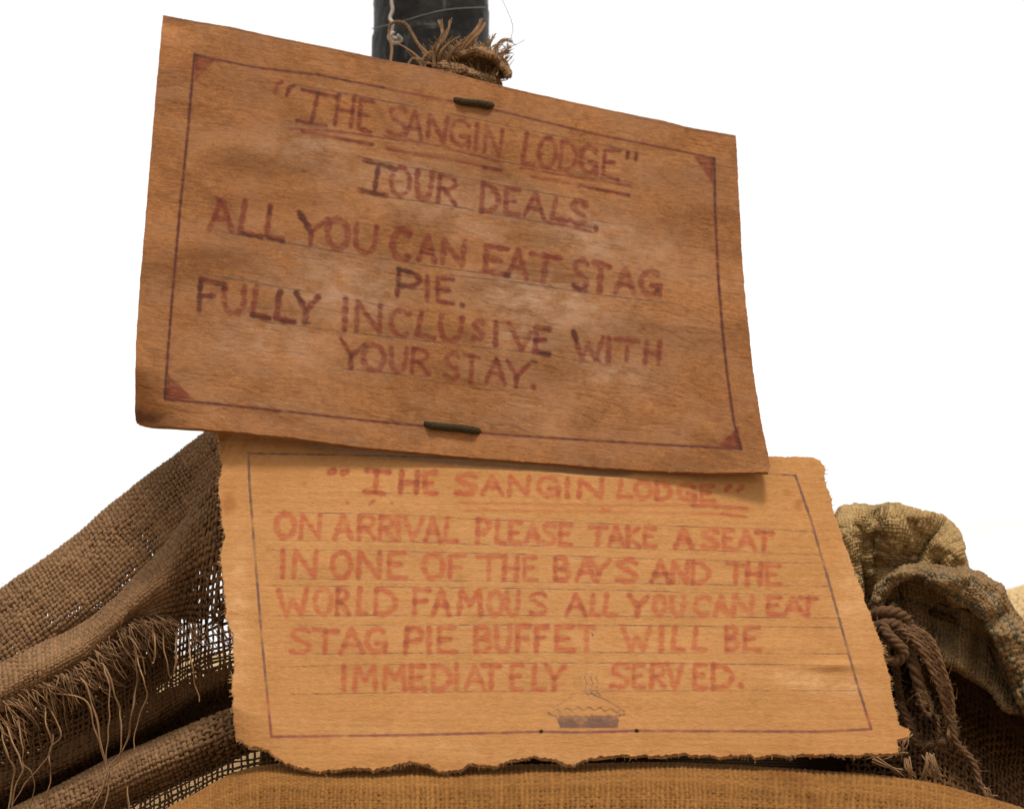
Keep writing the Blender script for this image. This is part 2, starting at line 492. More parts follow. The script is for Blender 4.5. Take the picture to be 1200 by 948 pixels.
# ------------------------------------------------------------------ ground
def ground():
    n = 40
    g = np.sign(np.linspace(-1, 1, n)) * np.abs(np.linspace(-1, 1, n)) ** 3 * 1500
    x, y = np.meshgrid(g, g)
    z = .03 * fbm(x, y, 3, 3) * np.clip(np.hypot(x, y) / 4, 0, 1)
    idx = np.arange(n * n).reshape(n, n)
    q = np.stack([idx[:-1, :-1], idx[:-1, 1:], idx[1:, 1:], idx[1:, :-1]], -1).reshape(-1, 4)
    m, nn, b = new_mat('sandy_ground', .95, .1)
    v = coords(nn)
    f = math_node(nn, 'ADD', math_node(nn, 'MULTIPLY', noise(nn, .8, 6, v), .6), math_node(nn, 'MULTIPLY', noise(nn, 30, 4, v), .4))
    nn.links.new(mixc(nn, f, (0.26, 0.18, 0.10), (0.52, 0.39, 0.25)), b.inputs['Base Color'])
    bump(nn, b, noise(nn, 25, 5, v), .02, .6)
    o = mesh_obj('ground', np.stack([x, y, z], -1).reshape(-1, 3), q, m)
    o['kind'] = 'structure'
ground()

# ------------------------------------------------------------------ handwriting
def arc(cx, cy, rx, ry, a0, a1, n=10):
    t = np.radians(np.linspace(a0, a1, n)); return [(cx + rx * math.cos(x), cy + ry * math.sin(x)) for x in t]
FONT = {
 'A': [[(0, 1), (.5, 0), (1, 1)], [(.2, .64), (.82, .64)]],
 'B': [[(.05, 0), (.05, 1)], [(.05, .02), (.6, .0), (.85, .22), (.6, .45), (.05, .5)], [(.4, .48), (.85, .58), (.95, .78), (.7, .98), (.05, 1)]],
 'C': [arc(.6, .5, .6, .5, -50, -300, 12)],
 'D': [[(.05, 0), (.02, 1)], [(.05, .02), (.55, .08), (.95, .4), (.9, .72), (.5, .98), (.02, 1)]],
 'E': [[(.95, 0), (.08, .02), (.05, .98), (1, 1)], [(.06, .5), (.7, .47)]],
 'F': [[(1, 0), (.08, .02), (.05, 1)], [(.08, .5), (.75, .47)]],
 'G': [arc(.52, .5, .52, .5, -45, -330, 12) , [(.55, .6), (.98, .58), (.98, 1)]],
 'H': [[(.1, 0), (.02, 1)], [(.98, 0), (.9, 1)], [(.05, .52), (.95, .5)]],
 'I': [[(.5, 0), (.45, 1)]],
 'K': [[(.05, 0), (.05, 1)], [(.9, .02), (.1, .52), (1, 1)]],
 'L': [[(.25, 0), (.05, .97), (1, 1)]],
 'M': [[(.02, 1), (.12, 0), (.5, .6), (.88, 0), (.98, 1)]],
 'N': [[(.02, 1), (.08, 0), (.9, 1), (.98, 0)]],
 'O': [arc(.5, .5, .5, .5, -100, 265, 16)],
 'P': [[(.1, 0), (.02, 1)], [(.1, .03), (.7, .03), (.98, .26), (.7, .52), (.08, .58)]],
 'R': [[(.1, 0), (.02, 1)], [(.1, .03), (.7, .03), (.92, .25), (.65, .48), (.08, .54)], [(.35, .52), (1, 1)]],
 'S': [[(.95, .12), (.6, 0), (.15, .12), (.1, .32), (.5, .5), (.9, .66), (.85, .9), (.45, 1), (0, .92)]],
 'T': [[(0, .02), (1, .05)], [(.52, .03), (.48, 1)]],
 't': [[(.1, .0), (1, .10)], [(.55, .05), (.42, .97)], [(0, .98), (.8, 1.06)]],
 'U': [[(.05, 0), (.05, .65), (.25, .97), (.6, 1), (.9, .75), (.97, 0)]],
 'V': [[(0, 0), (.5, 1), (1, 0)]],
 'v': [[(0, 0), (.55, 1)], [(.55, 1), (.9, .3)]],
 'W': [[(0, 0), (.25, 1), (.5, .45), (.75, 1), (1, .05)]],
 'Y': [[(0, 0), (.45, .58)], [(1, .05), (.45, .58), (.42, 1)]],
 '.': [[(.4, .95), (.6, 1)]],
}

class Print:
    """strokes in the sheet's own plan: (polyline, radius, tone)"""
    def __init__(self, seed):
        self.ink = []; self.pencil = []; self.fill = []; self.rng = np.random.default_rng(seed)
    def line(self, top, bot, letters, r=2.6, tone=.3, sh=0.0):
        top = np.array(top, float); bot = np.array(bot, float); rng = self.rng
        ft = lambda x: np.interp(x, top[:, 0], top[:, 1]); fb = lambda x: np.interp(x, bot[:, 0], bot[:, 1])
        for L in letters:
            ch, x0, x1 = L[:3]; tn = L[3] if len(L) > 3 else tone + rng.uniform(-.15, .2)
            if ch == 'I' and x1 - x0 < 3: x0 -= 3; x1 += 3
            for st in FONT[ch]:
                a = np.array(st, float)
                a = spline(a, max(2, 4 * len(a))) if ch in 'BCDGOPRSU' and len(a) > 3 else a
                a = a + rng.normal(0, .018, a.shape)
                x = x0 + r * .6 + a[:, 0] * (x1 - x0 - r * 1.2); 
                yt, yb = ft(x) + r * .6, fb(x) - r * .6
                y = yt + a[:, 1] * (yb - yt); x = x + sh * (a[:, 1] - .5) * (yb - yt)
                self.ink.append((np.stack([x, y], 1), r * rng.uniform(.88, 1.14), tn))
    def mark(self, pts, r, tone): self.ink.append((np.array(pts, float), r * (.88 if tone > .65 and r > 1.6 else 1), tone * (.85 if tone > .65 else 1)))
    def rule(self, pts, r=.55): self.pencil.append((np.array(pts, float), r, 0))

def seg_dist(px, py, a, b):
    d = b - a; L2 = (d ** 2).sum() + 1e-9
    t = np.clip(((px - a[0]) * d[0] + (py - a[1]) * d[1]) / L2, 0, 1)
    return np.hypot(px - a[0] - t * d[0], py - a[1] - t * d[1]), t * math.sqrt(L2)

def rasterise(px, py, strokes, pad=6):
    sdf = np.full(px.shape, 9.0); tone = np.zeros(px.shape); ov = np.zeros(px.shape)
    for pl, r, tn in strokes:
        tot = np.linalg.norm(np.diff(pl, axis=0), axis=1).sum()
        bx0, by0 = pl.min(0) - r - pad; bx1, by1 = pl.max(0) + r + pad
        idx = np.nonzero((px > bx0) & (px < bx1) & (py > by0) & (py < by1))[0]
        if not len(idx): continue
        x, y = px[idx], py[idx]; best = np.full(len(idx), 99.0); pos = np.zeros(len(idx)); run = 0
        for k in range(len(pl) - 1):
            d, s = seg_dist(x, y, pl[k], pl[k + 1])
            m = d < best; best[m] = d[m]; pos[m] = run + s[m]
            run += np.linalg.norm(pl[k + 1] - pl[k])
        rr = r * (1 + .16 * np.sin(pos * .45 + pl[0, 0]))
        dd = best - rr
        endp = np.minimum(pos, tot - pos)
        tl = tn + .28 * np.exp(-endp / 5.0) * (1 if tn > .2 else .6)
        near = dd < 4.5
        if tn > .65 and tot < 45 and len(pl) == 2 and r > 1.6: tl = tl * np.clip(.45 + endp / 6, 0, 1)
        tone[idx] = np.where(near, np.maximum(tone[idx], tl - np.clip(dd, 0, 5) * .12), tone[idx])
        inside = dd < 0; tone[idx] += np.where(inside & (ov[idx] > 0), .18, 0); ov[idx] += inside
        sdf[idx] = np.minimum(sdf[idx], dd)
    return sdf, np.clip(tone, 0, 1.3)

def poly_resample(p, n, ax=0):
    p = np.array(p, float); df = np.abs(np.diff(p, axis=0)); s = np.concatenate([[0], np.cumsum(df[:, ax] + .15 * df[:, 1 - ax])])
    t = np.linspace(0, s[-1], n); return np.stack([np.interp(t, s, p[:, 0]), np.interp(t, s, p[:, 1])], 1)

def card(name_parent, top, right, bot, left, nu, nv, depth, pr, mat, medge, rough, seed, scuffs, stains_shade, ang, thick, holes=()):
    """one sheet of cardboard: front face with torn edges, a layered edge and a back"""
    Tp, Bt = poly_resample(top, nu), poly_resample(bot, nu)
    Lf, Rt = poly_resample(left, nv, 1), poly_resample(right, nv, 1)
    def ragged(p, amt, nrm, sd):
        s = np.arange(len(p)) * np.linalg.norm(p[-1] - p[0]) / len(p)
        fade = np.clip(np.minimum(np.arange(len(p)), np.arange(len(p))[::-1]) / 6, 0, 1)
        k = (fbm(s, s * 0 + sd, 11, sd, 3) * amt * .8 + vnoise(s, s * 0 + sd, 2.2, sd + 3) * amt * .6 + vnoise(s, s * 0, 40, sd + 9) * amt * .5) * fade
        return p + np.array(nrm) * k[:, None]
    Tp = ragged(Tp, rough[0], (0, 1), seed + 1); Bt = ragged(Bt, rough[1], (0, 1), seed + 2)
    Lf = ragged(Lf, rough[2], (1, 0), seed + 3); Rt = ragged(Rt, rough[3], (1, 0), seed + 4)
    u = np.linspace(0, 1, nu)[None, :, None]; v = np.linspace(0, 1, nv)[:, None, None]
    def smooth(p, m):
        e = np.pad(p, ((m, m), (0, 0)), mode='edge'); kf = np.hanning(2 * m + 1); kf /= kf.sum()
        q = np.stack([np.convolve(e[:, c], kf, 'valid') for c in (0, 1)], 1)
        w_ = np.clip(np.minimum(np.arange(len(p)), np.arange(len(p))[::-1]) / m, 0, 1)[:, None]
        return p * (1 - w_) + q * w_
    full = (Tp, Bt, Lf, Rt)
    Tp, Bt, Lf, Rt = smooth(Tp, 30), smooth(Bt, 30), smooth(Lf, 24), smooth(Rt, 24)
    fx = np.exp(-u * nu / 9) ; fx2 = np.exp(-(1 - u) * nu / 9); fy = np.exp(-v * nv / 9); fy2 = np.exp(-(1 - v) * nv / 9)
    G = ((1 - v) * Tp[None] + v * Bt[None] + (1 - u) * Lf[:, None] + u * Rt[:, None]
         - ((1 - u) * (1 - v) * Tp[0] + u * (1 - v) * Tp[-1] + (1 - u) * v * Bt[0] + u * v * Bt[-1]))
    G = G + (full[0] - Tp)[None] * fy + (full[1] - Bt)[None] * fy2 + (full[2] - Lf)[:, None] * fx + (full[3] - Rt)[:, None] * fx2
    px, py = G[..., 0], G[..., 1]
    U, V = np.broadcast_arrays(u[..., 0], v[..., 0])
    D = depth(px, py, U, V)
    front = P(px, py, D)
    x, y = px.ravel(), py.ravel()
    ink, tone = rasterise(x, y, pr.ink)
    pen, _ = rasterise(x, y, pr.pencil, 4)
    for poly, tn in pr.fill:                               # filled shapes (corner triangles)
        p = np.array(poly, float); ins = np.ones(len(x), bool); dm = np.full(len(x), 99.0)
        area = np.cross(p[1] - p[0], p[2] - p[1]) if len(p) > 2 else 1
        for k in range(len(p)):
            a, b = p[k], p[(k + 1) % len(p)]
            cr = (b[0] - a[0]) * (y - a[1]) - (b[1] - a[1]) * (x - a[0])
            ins &= (cr * np.sign(area)) > 0
            dm = np.minimum(dm, seg_dist(x, y, a, b)[0])
        s = np.where(ins, -dm, dm)
        ink = np.minimum(ink, s); tone = np.where(s < 1.5, np.maximum(tone, tn), tone)
    sc = np.zeros(len(x)); stn = np.zeros(len(x))
    for (cx, cy, rx, ry, am) in scuffs:
        sc = np.maximum(sc, am * np.exp(-(((x - cx) / rx) ** 2 + ((y - cy - (x - cx) * .15) / ry) ** 2)))
    for (cx, cy, rx, ry, am) in stains_shade:
        stn = np.maximum(stn, am * np.clip(1.4 * np.exp(-(((x - cx) / rx) ** 2 + ((y - cy) / ry) ** 2)) + .5 * vnoise(x, y, 5, 8) , 0, 1))
    ca, sa = math.cos(ang), math.sin(ang)
    cu, cv = x * ca + y * sa, -x * sa + y * ca
    idx = np.arange(nu * nv).reshape(nv, nu)
    q = np.stack([idx[:-1, :-1], idx[1:, :-1], idx[1:, 1:], idx[:-1, 1:]], -1).reshape(-1, 4)
    if holes:
        cx = x[q].mean(1); cy = y[q].mean(1); kp = np.ones(len(q), bool)
        for (hx, hy, hr) in holes:
            kp &= np.hypot(cx - hx, cy - hy) > hr
        q = q[kp]
    par = name_parent
    # back normal: away from the camera along the sheet's mean normal
    nm = np.cross(front[nv // 2, -5] - front[nv // 2, 5], front[-5, nu // 2] - front[5, nu // 2]); nm /= np.linalg.norm(nm)
    if nm @ (front[nv // 2, nu // 2] - CAM) < 0: nm = -nm
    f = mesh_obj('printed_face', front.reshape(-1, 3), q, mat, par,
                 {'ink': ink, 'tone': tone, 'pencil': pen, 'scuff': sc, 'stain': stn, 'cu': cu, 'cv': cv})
    # edge: four layers of fibre following the outline
    ring = np.concatenate([idx[0, :-1], idx[:-1, -1], idx[-1, ::-1][:-1], idx[::-1, 0][:-1]])
    rp = front.reshape(-1, 3)[ring]; cen = front.reshape(-1, 3).mean(0)
    inw = np.roll(rp, -2, 0) - np.roll(rp, 2, 0)
    inw = np.cross(nm, inw); inw /= np.linalg.norm(inw, axis=1, keepdims=True) + 1e-9
    sgn = np.sign(((cen - rp) * inw).sum(1).mean()); inw *= sgn
    m = len(ring); layers = [rp]
    rng = np.random.default_rng(seed)
    for k, t in enumerate((.2, .42, .66, .86, 1.0)):
        s = np.arange(m)
        jx = (fbm(s, s * 0 + k * 7, 9, seed + k, 3) * .0022 + rng.normal(0, .00018, m)) * (1 if k % 2 else -.3) * (rough[1] / 4 + .25)
        layers.append(rp + nm * thick * t + inw * (.0004 + jx)[:, None])
    lv = np.concatenate(layers); a = np.arange(m); b2 = (a + 1) % m
    eq = np.concatenate([np.stack([k * m + a, k * m + b2, (k + 1) * m + b2, (k + 1) * m + a], -1) for k in range(5)])
    mesh_obj('torn_edge', lv, eq, medge, par)
    if rough[1] > 2:
        F = Tubes(); out = -inw
        for k in range(900):
            i = rng.integers(m); p = rp[i] + nm * thick * rng.uniform(0, .8)
            if i < nu: continue
            o1 = out[i] * rng.uniform(.0008, .0028) + rng.normal(0, .0007, 3)
            F.path(spline([p + inw[i] * .0006, p + o1 * .5, p + o1 + rng.normal(0, .0006, 3)], 5), np.linspace(.0004, .00015, 5), 3, caps=False)
        F.build('torn_fibre', M_fibre, par)['kind'] = 'stuff'
    st = 6
    bi = front[::st, ::st] + nm * thick * .97
    bi = np.concatenate([bi, (front[-1:, ::st] + nm * thick * .97)], 0)
    last = np.concatenate([front[::st, -1:], front[-1:, -1:]], 0) + nm * thick * .97
    bi = np.concatenate([bi, last], 1)
    h_, w_ = bi.shape[:2]; ib = np.arange(h_ * w_).reshape(h_, w_)
    bq = np.stack([ib[:-1, :-1], ib[:-1, 1:], ib[1:, 1:], ib[1:, :-1]], -1).reshape(-1, 4)
    mesh_obj('back_face', bi.reshape(-1, 3), bq, medge, par)
    return front, nm

# ------------------------------------------------------------------ upper cardboard sign
p1 = Print(11)
p1.line([(356, 103), (398, 110), (455, 122), (501, 132), (558, 144), (622, 157), (706, 173), (749, 178)],
        [(346, 144), (393, 148), (430, 155), (455, 159), (510, 167), (558, 176), (589, 186), (615, 194), (650, 198), (706, 207), (730, 213)],
        [('t', 347, 393, .6), ('H', 392, 416, .4), ('E', 419, 437, .45), ('S', 454, 478, .1), ('A', 474, 497, .3), ('N', 500, 525, .25),
         ('G', 527, 552, .15), ('I', 556, 561, .2), ('N', 566, 590, .2), ('L', 611, 628, .35), ('O', 630, 653, .3), ('D', 655, 678, .1),
         ('G', 679, 701, .15), ('E', 705, 727, .45)], r=2.7, sh=-.08)
for x, y, t in ((325, 100, .15), (339, 104, .6)): p1.mark([(x + 5, y - 3), (x, y - 1), (x - 3, y + 8)], 2.6, t)
for x, y in ((736, 180), (746, 181)): p1.mark([(x, y - 1), (x - 1, y + 6)], 2.5, .75)
p1.mark([(340, 151), (390, 154), (436, 160)], 1.5, .1); p1.mark([(354, 155), (395, 162), (436, 169.5)], 1.9, .35); p1.mark([(400, 163), (436, 169.5)], 2.3, .5)
p1.mark([(451, 160), (520, 172), (589, 191)], 1.4, .1); p1.mark([(451, 174), (520, 186), (588, 199.6)], 1.8, .2); p1.mark([(568, 197), (587, 200)], 2.2, .5)
p1.mark([(610, 197), (680, 208), (738, 218)], 1.7, .3); p1.mark([(622, 207), (680, 218), (737, 229)], 1.7, .15); p1.mark([(700, 222), (737, 229)], 2.2, .5)
p1.line([(420, 186), (462, 193), (486, 198), (512, 202), (563, 213), (592, 218), (626, 224), (645, 230), (690, 235)],
        [(420, 226), (457, 230), (486, 233), (536, 242), (563, 249), (592, 252), (639, 258), (668, 262), (690, 267)],
        [('t', 420, 463, .85), ('O', 457, 482, .35), ('U', 486, 508, .3), ('R', 512, 537, .35), ('D', 563, 586, .3), ('E', 590, 610, .25),
         ('A', 613, 640, .35), ('L', 644, 668, .2), ('S', 667, 688, .15)], r=3.0, sh=-.06)
p1.mark([(698, 267), (698.5, 269)], 3.2, .7); p1.mark([(640, 260), (668, 266), (692, 272)], 1.7, .45)
p1.line([(256, 231), (290, 235), (320, 241), (350, 247), (396, 256), (430, 262), (470, 268), (505, 276), (530, 281), (570, 286), (606, 292), (640, 297), (680, 303), (735, 313), (775, 318)],
        [(244, 269), (290, 276), (320, 282), (365, 288), (400, 294), (430, 298), (470, 306), (500, 307), (545, 314), (580, 322), (610, 328), (640, 332), (680, 341), (735, 345), (775, 348)],
        [('A', 245, 274, .25), ('L', 279, 308, .35), ('L', 310, 333, .3), ('Y', 348, 386, .35), ('O', 382, 410, .2), ('U', 414, 443, .25), ('C', 458, 482, .35),
         ('A', 489, 512, .25), ('N', 516, 547, .15), ('E', 566, 597, .25), ('A', 594, 620, .15), ('T', 620, 658, .15), ('S', 670, 691, .15), ('T', 693, 715, .1), ('A', 719, 745, .1), ('G', 749, 776, .15)], r=3.5, sh=-.04)
p1.mark([(350, 248), (362, 270)], 3.4, .95); p1.mark([(317, 243), (316, 252)], 3.0, .9); p1.mark([(285, 275), (308, 279)], 1.7, .9); p1.mark([(315, 280), (333, 284)], 1.7, .9)
p1.mark([(254, 232), (258, 237)], 3, .8); p1.mark([(590, 320), (596, 323)], 2.4, .9); p1.mark([(671, 333), (678, 340), (688, 341)], 1.5, .8); p1.mark([(769, 340), (770, 341)], 2.5, .7)
p1.mark([(562, 318), (595, 324)], 1.0, .3)
p1.line([(465, 313), (500, 322), (537, 326)], [(465, 350), (500, 353), (537, 359)], [('P', 464, 494, .7), ('I', 498, 504, .4), ('E', 510, 533, .45)], r=2.9)
p1.mark([(466, 315), (484, 320)], 2.3, 1.0); p1.mark([(541, 357.5), (542, 358)], 3.0, .6)
p1.line([(230, 324), (260, 331), (301, 335), (330, 340), (360, 343), (404, 350), (430, 353), (468, 361), (500, 366), (530, 370), (560, 373), (581, 376), (610, 378), (635, 382), (690, 388), (713, 394), (750, 397), (775, 399)],
        [(230, 366), (275, 368), (301, 373), (330, 378), (360, 381), (404, 388), (430, 390), (468, 395), (500, 398), (530, 401), (560, 399), (581, 407), (610, 410), (635, 416), (690, 423), (713, 424), (750, 426), (775, 429)],
        [('F', 230, 259, .75), ('U', 260, 289, .25), ('L', 293, 318, .3), ('L', 321, 347, .55), ('Y', 345, 374, .5), ('I', 401, 408, .35), ('N', 415, 449, .3), ('C', 456, 481, .25),
         ('L', 486, 511, .3), ('U', 514, 544, .25), ('S', 553, 568, .15), ('I', 578, 584, .35), ('v', 594, 626, .1), ('E', 625, 645, .4), ('W', 670, 708, .15), ('I', 711, 716, .15), ('T', 720, 750, .1), ('H', 754, 775, .2)], r=3.3, sh=-.03)
p1.mark([(236, 327), (234, 343)], 3.6, 1.0); p1.mark([(326, 344), (325, 352)], 3.4, .95); p1.mark([(296, 371), (317, 374)], 1.8, .9); p1.mark([(330, 377), (347, 379)], 1.8, .8)
p1.mark([(346, 344), (356, 355)], 2.9, .9); p1.mark([(355, 377), (362, 379)], 2.6, .9); p1.mark([(672, 388), (676, 398)], 3.4, .75); p1.mark([(698, 421), (703, 423)], 1.9, .8)
p1.mark([(634, 414), (644, 415)], 1.5, .9); p1.mark([(262, 332), (262, 342)], 3.0, .8)
p1.line([(398, 395), (425, 401), (458, 405), (482, 407), (521, 411), (552, 415), (580, 418), (620, 424)],
        [(410, 433), (425, 435), (451, 436), (482, 438), (521, 444), (552, 449), (580, 448), (606, 456)],
        [('Y', 397, 429, .5), ('O', 424, 452, .2), ('U', 456, 478, .15), ('R', 481, 504, .25), ('S', 520, 540, .05), ('T', 542, 563, .2), ('A', 569, 594, .2), ('Y', 592, 622, .35)], r=2.9, sh=-.02)
for x, y in ((570, 448), (625, 454)): p1.mark([(x, y), (x + .5, y + .5)], 3.8, .95)
p1.mark([(581, 419), (584, 423)], 2.4, .9); p1.mark([(623, 423), (629, 424)], 1.7, .8)
brd = [(228, 64), (253, 70), (300, 79.5), (372, 88), (450, 103.5), (510, 115.5), (583, 130), (700, 158), (800, 178), (837, 186), (838, 247), (842, 330), (847, 390), (852, 438), (860, 495), (869, 526)]
p1.mark(brd[:5], 1.3, .95); p1.mark(brd[4:7], 1.4, .35); p1.mark(brd[6:10], 1.1, .65); p1.mark(brd[9:], 1.6, 1.0); p1.rule(brd[:5], .9); p1.rule(brd[6:10], .7); p1.rule(brd[9:], 1.2)
for q_ in ([(869, 526), (792, 522), (700, 516.5), (627, 512), (561, 507), (495, 499), (419, 491.5), (324, 481), (245, 472.5), (193, 468)], [(193, 468), (197, 410), (202, 347), (210, 255), (214.5, 210), (220.5, 150), (228, 64)]): p1.rule(q_, 1.0)
p1.mark([(869, 526), (792, 522), (700, 516.5), (627, 512), (561, 507), (495, 499), (419, 491.5), (324, 481), (245, 472.5), (193, 468)], 1.3, .85)
p1.mark([(193, 468), (197, 410), (202, 347), (210, 255), (214.5, 210), (220.5, 150), (228, 64)], 1.9, 1.0)
p1.mark([(370, 87.3), (374, 88)], 2.2, .8); p1.mark([(252, 473), (330, 482)], 1.5, .5)
for t in ([(228, 64), (253, 70), (229, 95)], [(812, 182), (837, 186), (835, 216)], [(193, 468), (197, 439), (228, 468)], [(865, 500), (840, 524), (869, 526)]):
    p1.fill.append((t, .35))
for r_ in ([(345, 99), (500, 128), (640, 157), (760, 182)], [(346, 146), (500, 170), (600, 192), (740, 214)], [(418, 183), (460, 192), (560, 212), (690, 236)],
           [(430, 228), (520, 240), (600, 255), (693, 271)], [(244, 269), (330, 284), (460, 306), (600, 325)], [(520, 322), (600, 330), (700, 345), (800, 357)],
           [(240, 322), (360, 342), (460, 360)], [(290, 375), (430, 392), (580, 409), (640, 415)], [(400, 432), (500, 442)]):
    p1.rule(r_, .65)

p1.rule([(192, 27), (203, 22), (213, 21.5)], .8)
rr_ = np.random.default_rng(3)
for k in range(70):                                        # fine cracks along the fibre
    x = rr_.choice([rr_.uniform(165, 300), rr_.uniform(200, 860)]); y = rr_.uniform(90, 520); l = rr_.uniform(10, 55)
    p1.rule([(x, y), (x + l * .5, y + l * .04 + rr_.normal(0, .8)), (x + l, y + l * .13)], rr_.uniform(.1, .45))
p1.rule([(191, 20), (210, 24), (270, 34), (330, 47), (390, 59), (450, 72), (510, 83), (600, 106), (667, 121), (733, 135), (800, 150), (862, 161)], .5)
def depth1(px, py, U, V):
    inv = .625 + (530 - px) * 2.4e-5 - (520 - py) * 1.32e-4
    d = 1 / inv
    d = d + .006 * np.sin(U * np.pi) * (V - .4) * 2                     # slight bow across
    d = d - .018 * np.clip((U - .70) / .3, 0, 1) ** 2 * V ** 2          # right foot bends forward
    d = d + .042 * np.clip((.13 - U) / .13, 0, 1) ** 2 * np.clip((V - .86) / .14, 0, 1) ** 1.5   # curled-back lower left corner
    d = d + .012 * np.clip((.06 - U) / .06, 0, 1) * np.clip((.07 - V) / .07, 0, 1)
    cu = px * .985 + py * .17; cv = -px * .17 + py * .985
    d = d + .0016 * fbm(px, py, 130, 5) + .0007 * fbm(cu * .16, cv, 16, 9, 3)
    # short horizontal cracks in the skin
    cr = fbm(cu * .12, cv, 9, 21, 2)
    d = d + .0012 * np.clip(np.abs(cr) * -9 + .5, 0, 1) * (vnoise(px, py, 60, 31) > .02)
    return d
sign1 = thing('cardboard_sign', 'upper darker brown cardboard sign, tilted, marker lettering reading TOUR DEALS, hung against the black post', 'sign',
              P(530, 540, 1.62), 'hand lettered cardboard signs')
f1, n1 = card(sign1,
    [(191, 18), (210, 22), (270, 32), (330, 45), (390, 57), (450, 70), (510, 81), (600, 104), (667, 119), (733, 133), (783, 143), (800, 148), (862, 159)],
    [(862, 159), (863, 170), (867, 247), (870, 313), (875, 363), (883, 438), (891, 489), (903, 546), (901, 553)],
    [(159, 493), (163, 496), (182, 499), (240, 503), (277, 506), (345, 513), (415, 523), (480, 529), (564, 537), (634, 542), (700, 548), (788, 553), (840, 554), (901, 553)],
    [(191, 18), (186, 69), (180, 141), (170, 261), (164, 331), (159, 410), (158, 483), (159, 493)],
    470, 330, depth1, p1, M_card1, M_edge1, (.6, .9, .7, .9), 40,
    [(640, 355, 95, 32, 1), (690, 275, 60, 34, .9), (520, 240, 110, 26, .6), (400, 335, 70, 42, .8), (330, 400, 90, 34, .6), (370, 175, 60, 22, .7),
     (720, 435, 50, 26, .8), (640, 480, 60, 30, .35), (470, 210, 60, 30, .7), (750, 300, 70, 30, .5), (300, 480, 120, 20, .3), (610, 395, 40, 18, .8), (560, 270, 50, 20, .6)],
    [(170, 490, 20, 7, 1.0), (161, 489, 6, 10, 1.0), (300, 190, 60, 16, .35), (250, 300, 50, 12, .3), (620, 330, 80, 10, .35), (690, 262, 20, 8, .4), (500, 390, 110, 8, .3), (330, 235, 70, 12, .35), (202, 24, 14, 6, .5)],  # first two: shade of the curled lower left corner, painted dark
    math.radians(9.5), .0062)

def cord_piece(x0, y0, x1, y1, parent):
    """a twisted paracord stitch lying on the sheet, its ends going in through two holes"""
    def dd(x, y):
        u_ = (x - 175) / 700; v_ = .05 if y < 300 else .95
        return float(depth1(np.array(x), np.array(y), np.array(u_), np.array(v_)))
    T = Tubes(); r = .0034
    pts = []
    for t in np.linspace(0, 1, 9):
        x, y = x0 + (x1 - x0) * t, y0 + (y1 - y0) * t
        lift = .0035 if 0.03 < t < .97 else -.004
        pts.append((x, y + (0.6 * math.sin(t * 7)), dd(x, y) - lift))
    rope(T, pts, r, 3, .0075)
    return T.build('cord_stitch', M_cord, parent)
cord_piece(533, 117.5, 578, 124.5, sign1)
cord_piece(497, 497, 563, 505.5, sign1)

# ------------------------------------------------------------------ lower cardboard sign
p2 = Print(23)
p2.line([(425, 549), (560, 554), (660, 559), (740, 561), (840, 568)], [(425, 578), (560, 581), (660, 583), (740, 585), (840, 589)],
        [('t', 425, 458, .5), ('H', 467, 492, .6), ('E', 495, 513, .4), ('S', 533, 560, .4), ('A', 563, 590, .35), ('N', 594, 622, .4), ('G', 629, 657, .35), ('I', 662, 668, .4),
         ('N', 676, 708, .4), ('L', 722, 742, .35), ('O', 743, 764, .25), ('D', 767, 788, .3), ('G', 794, 817, .35), ('E', 819, 838, .35)], r=3.2)
for x, y in ((388, 554), (404, 554)): p2.mark([(x + 3, y - 2), (x - 2, y)], 4.0, .5)
for x, y in ((852, 571), (866, 572)): p2.mark([(x + 3, y - 1), (x - 1, y + 3)], 3.0, .45)
p2.mark([(812, 592), (845, 594), (875, 596)], 2.6, .5); p2.mark([(846, 602), (875, 606)], 1.9, .35); p2.mark([(540, 589), (700, 592), (812, 592)], 1.2, .05)
p2.mark([(545, 598), (700, 599), (846, 602)], 1.2, .0); p2.mark([(706, 597), (714, 599)], 2.2, .2); p2.mark([(433, 591), (438, 587)], 2.0, .5); p2.mark([(407, 589), (408, 590)], 1.7, .3); p2.mark([(459, 589), (460, 590)], 1.4, .3)
def low(top, bot, s, **k): p2.line(top, bot, s, r=3.2, **k)
low([(320, 600), (440, 603), (570, 607), (690, 615), (790, 617), (905, 622)], [(320, 631), (440, 633), (570, 638), (690, 640), (790, 643), (905, 647)],
    [('O', 322, 347), ('N', 350, 377), ('A', 390, 414), ('R', 418, 441), ('R', 443, 464), ('I', 464, 470), ('V', 472, 497), ('A', 497, 518), ('L', 519, 537), ('P', 557, 576), ('L', 579, 593),
     ('E', 595, 613), ('A', 614, 634), ('S', 635, 652), ('E', 654, 671), ('T', 689, 713), ('A', 712, 732), ('K', 733, 751), ('E', 753, 770), ('A', 789, 813, .35), ('S', 822, 844), ('E', 846, 862), ('A', 863, 887), ('T', 884, 907)])
low([(330, 643), (450, 645), (560, 650), (650, 652), (790, 656), (915, 660)], [(330, 678), (450, 679), (560, 680), (650, 681), (790, 684), (915, 687)],
    [('I', 327, 336, .45), ('N', 342, 373, .3), ('O', 388, 413), ('N', 417, 448), ('E', 453, 477), ('O', 495, 521), ('F', 524, 546), ('T', 558, 588), ('H', 588, 609), ('E', 612, 631),
     ('B', 648, 669, .35), ('A', 674, 699), ('Y', 690, 716), ('S', 722, 748), ('A', 762, 786), ('N', 786, 808), ('D', 809, 833), ('T', 851, 873, .35), ('H', 873, 894), ('E', 896, 916)])
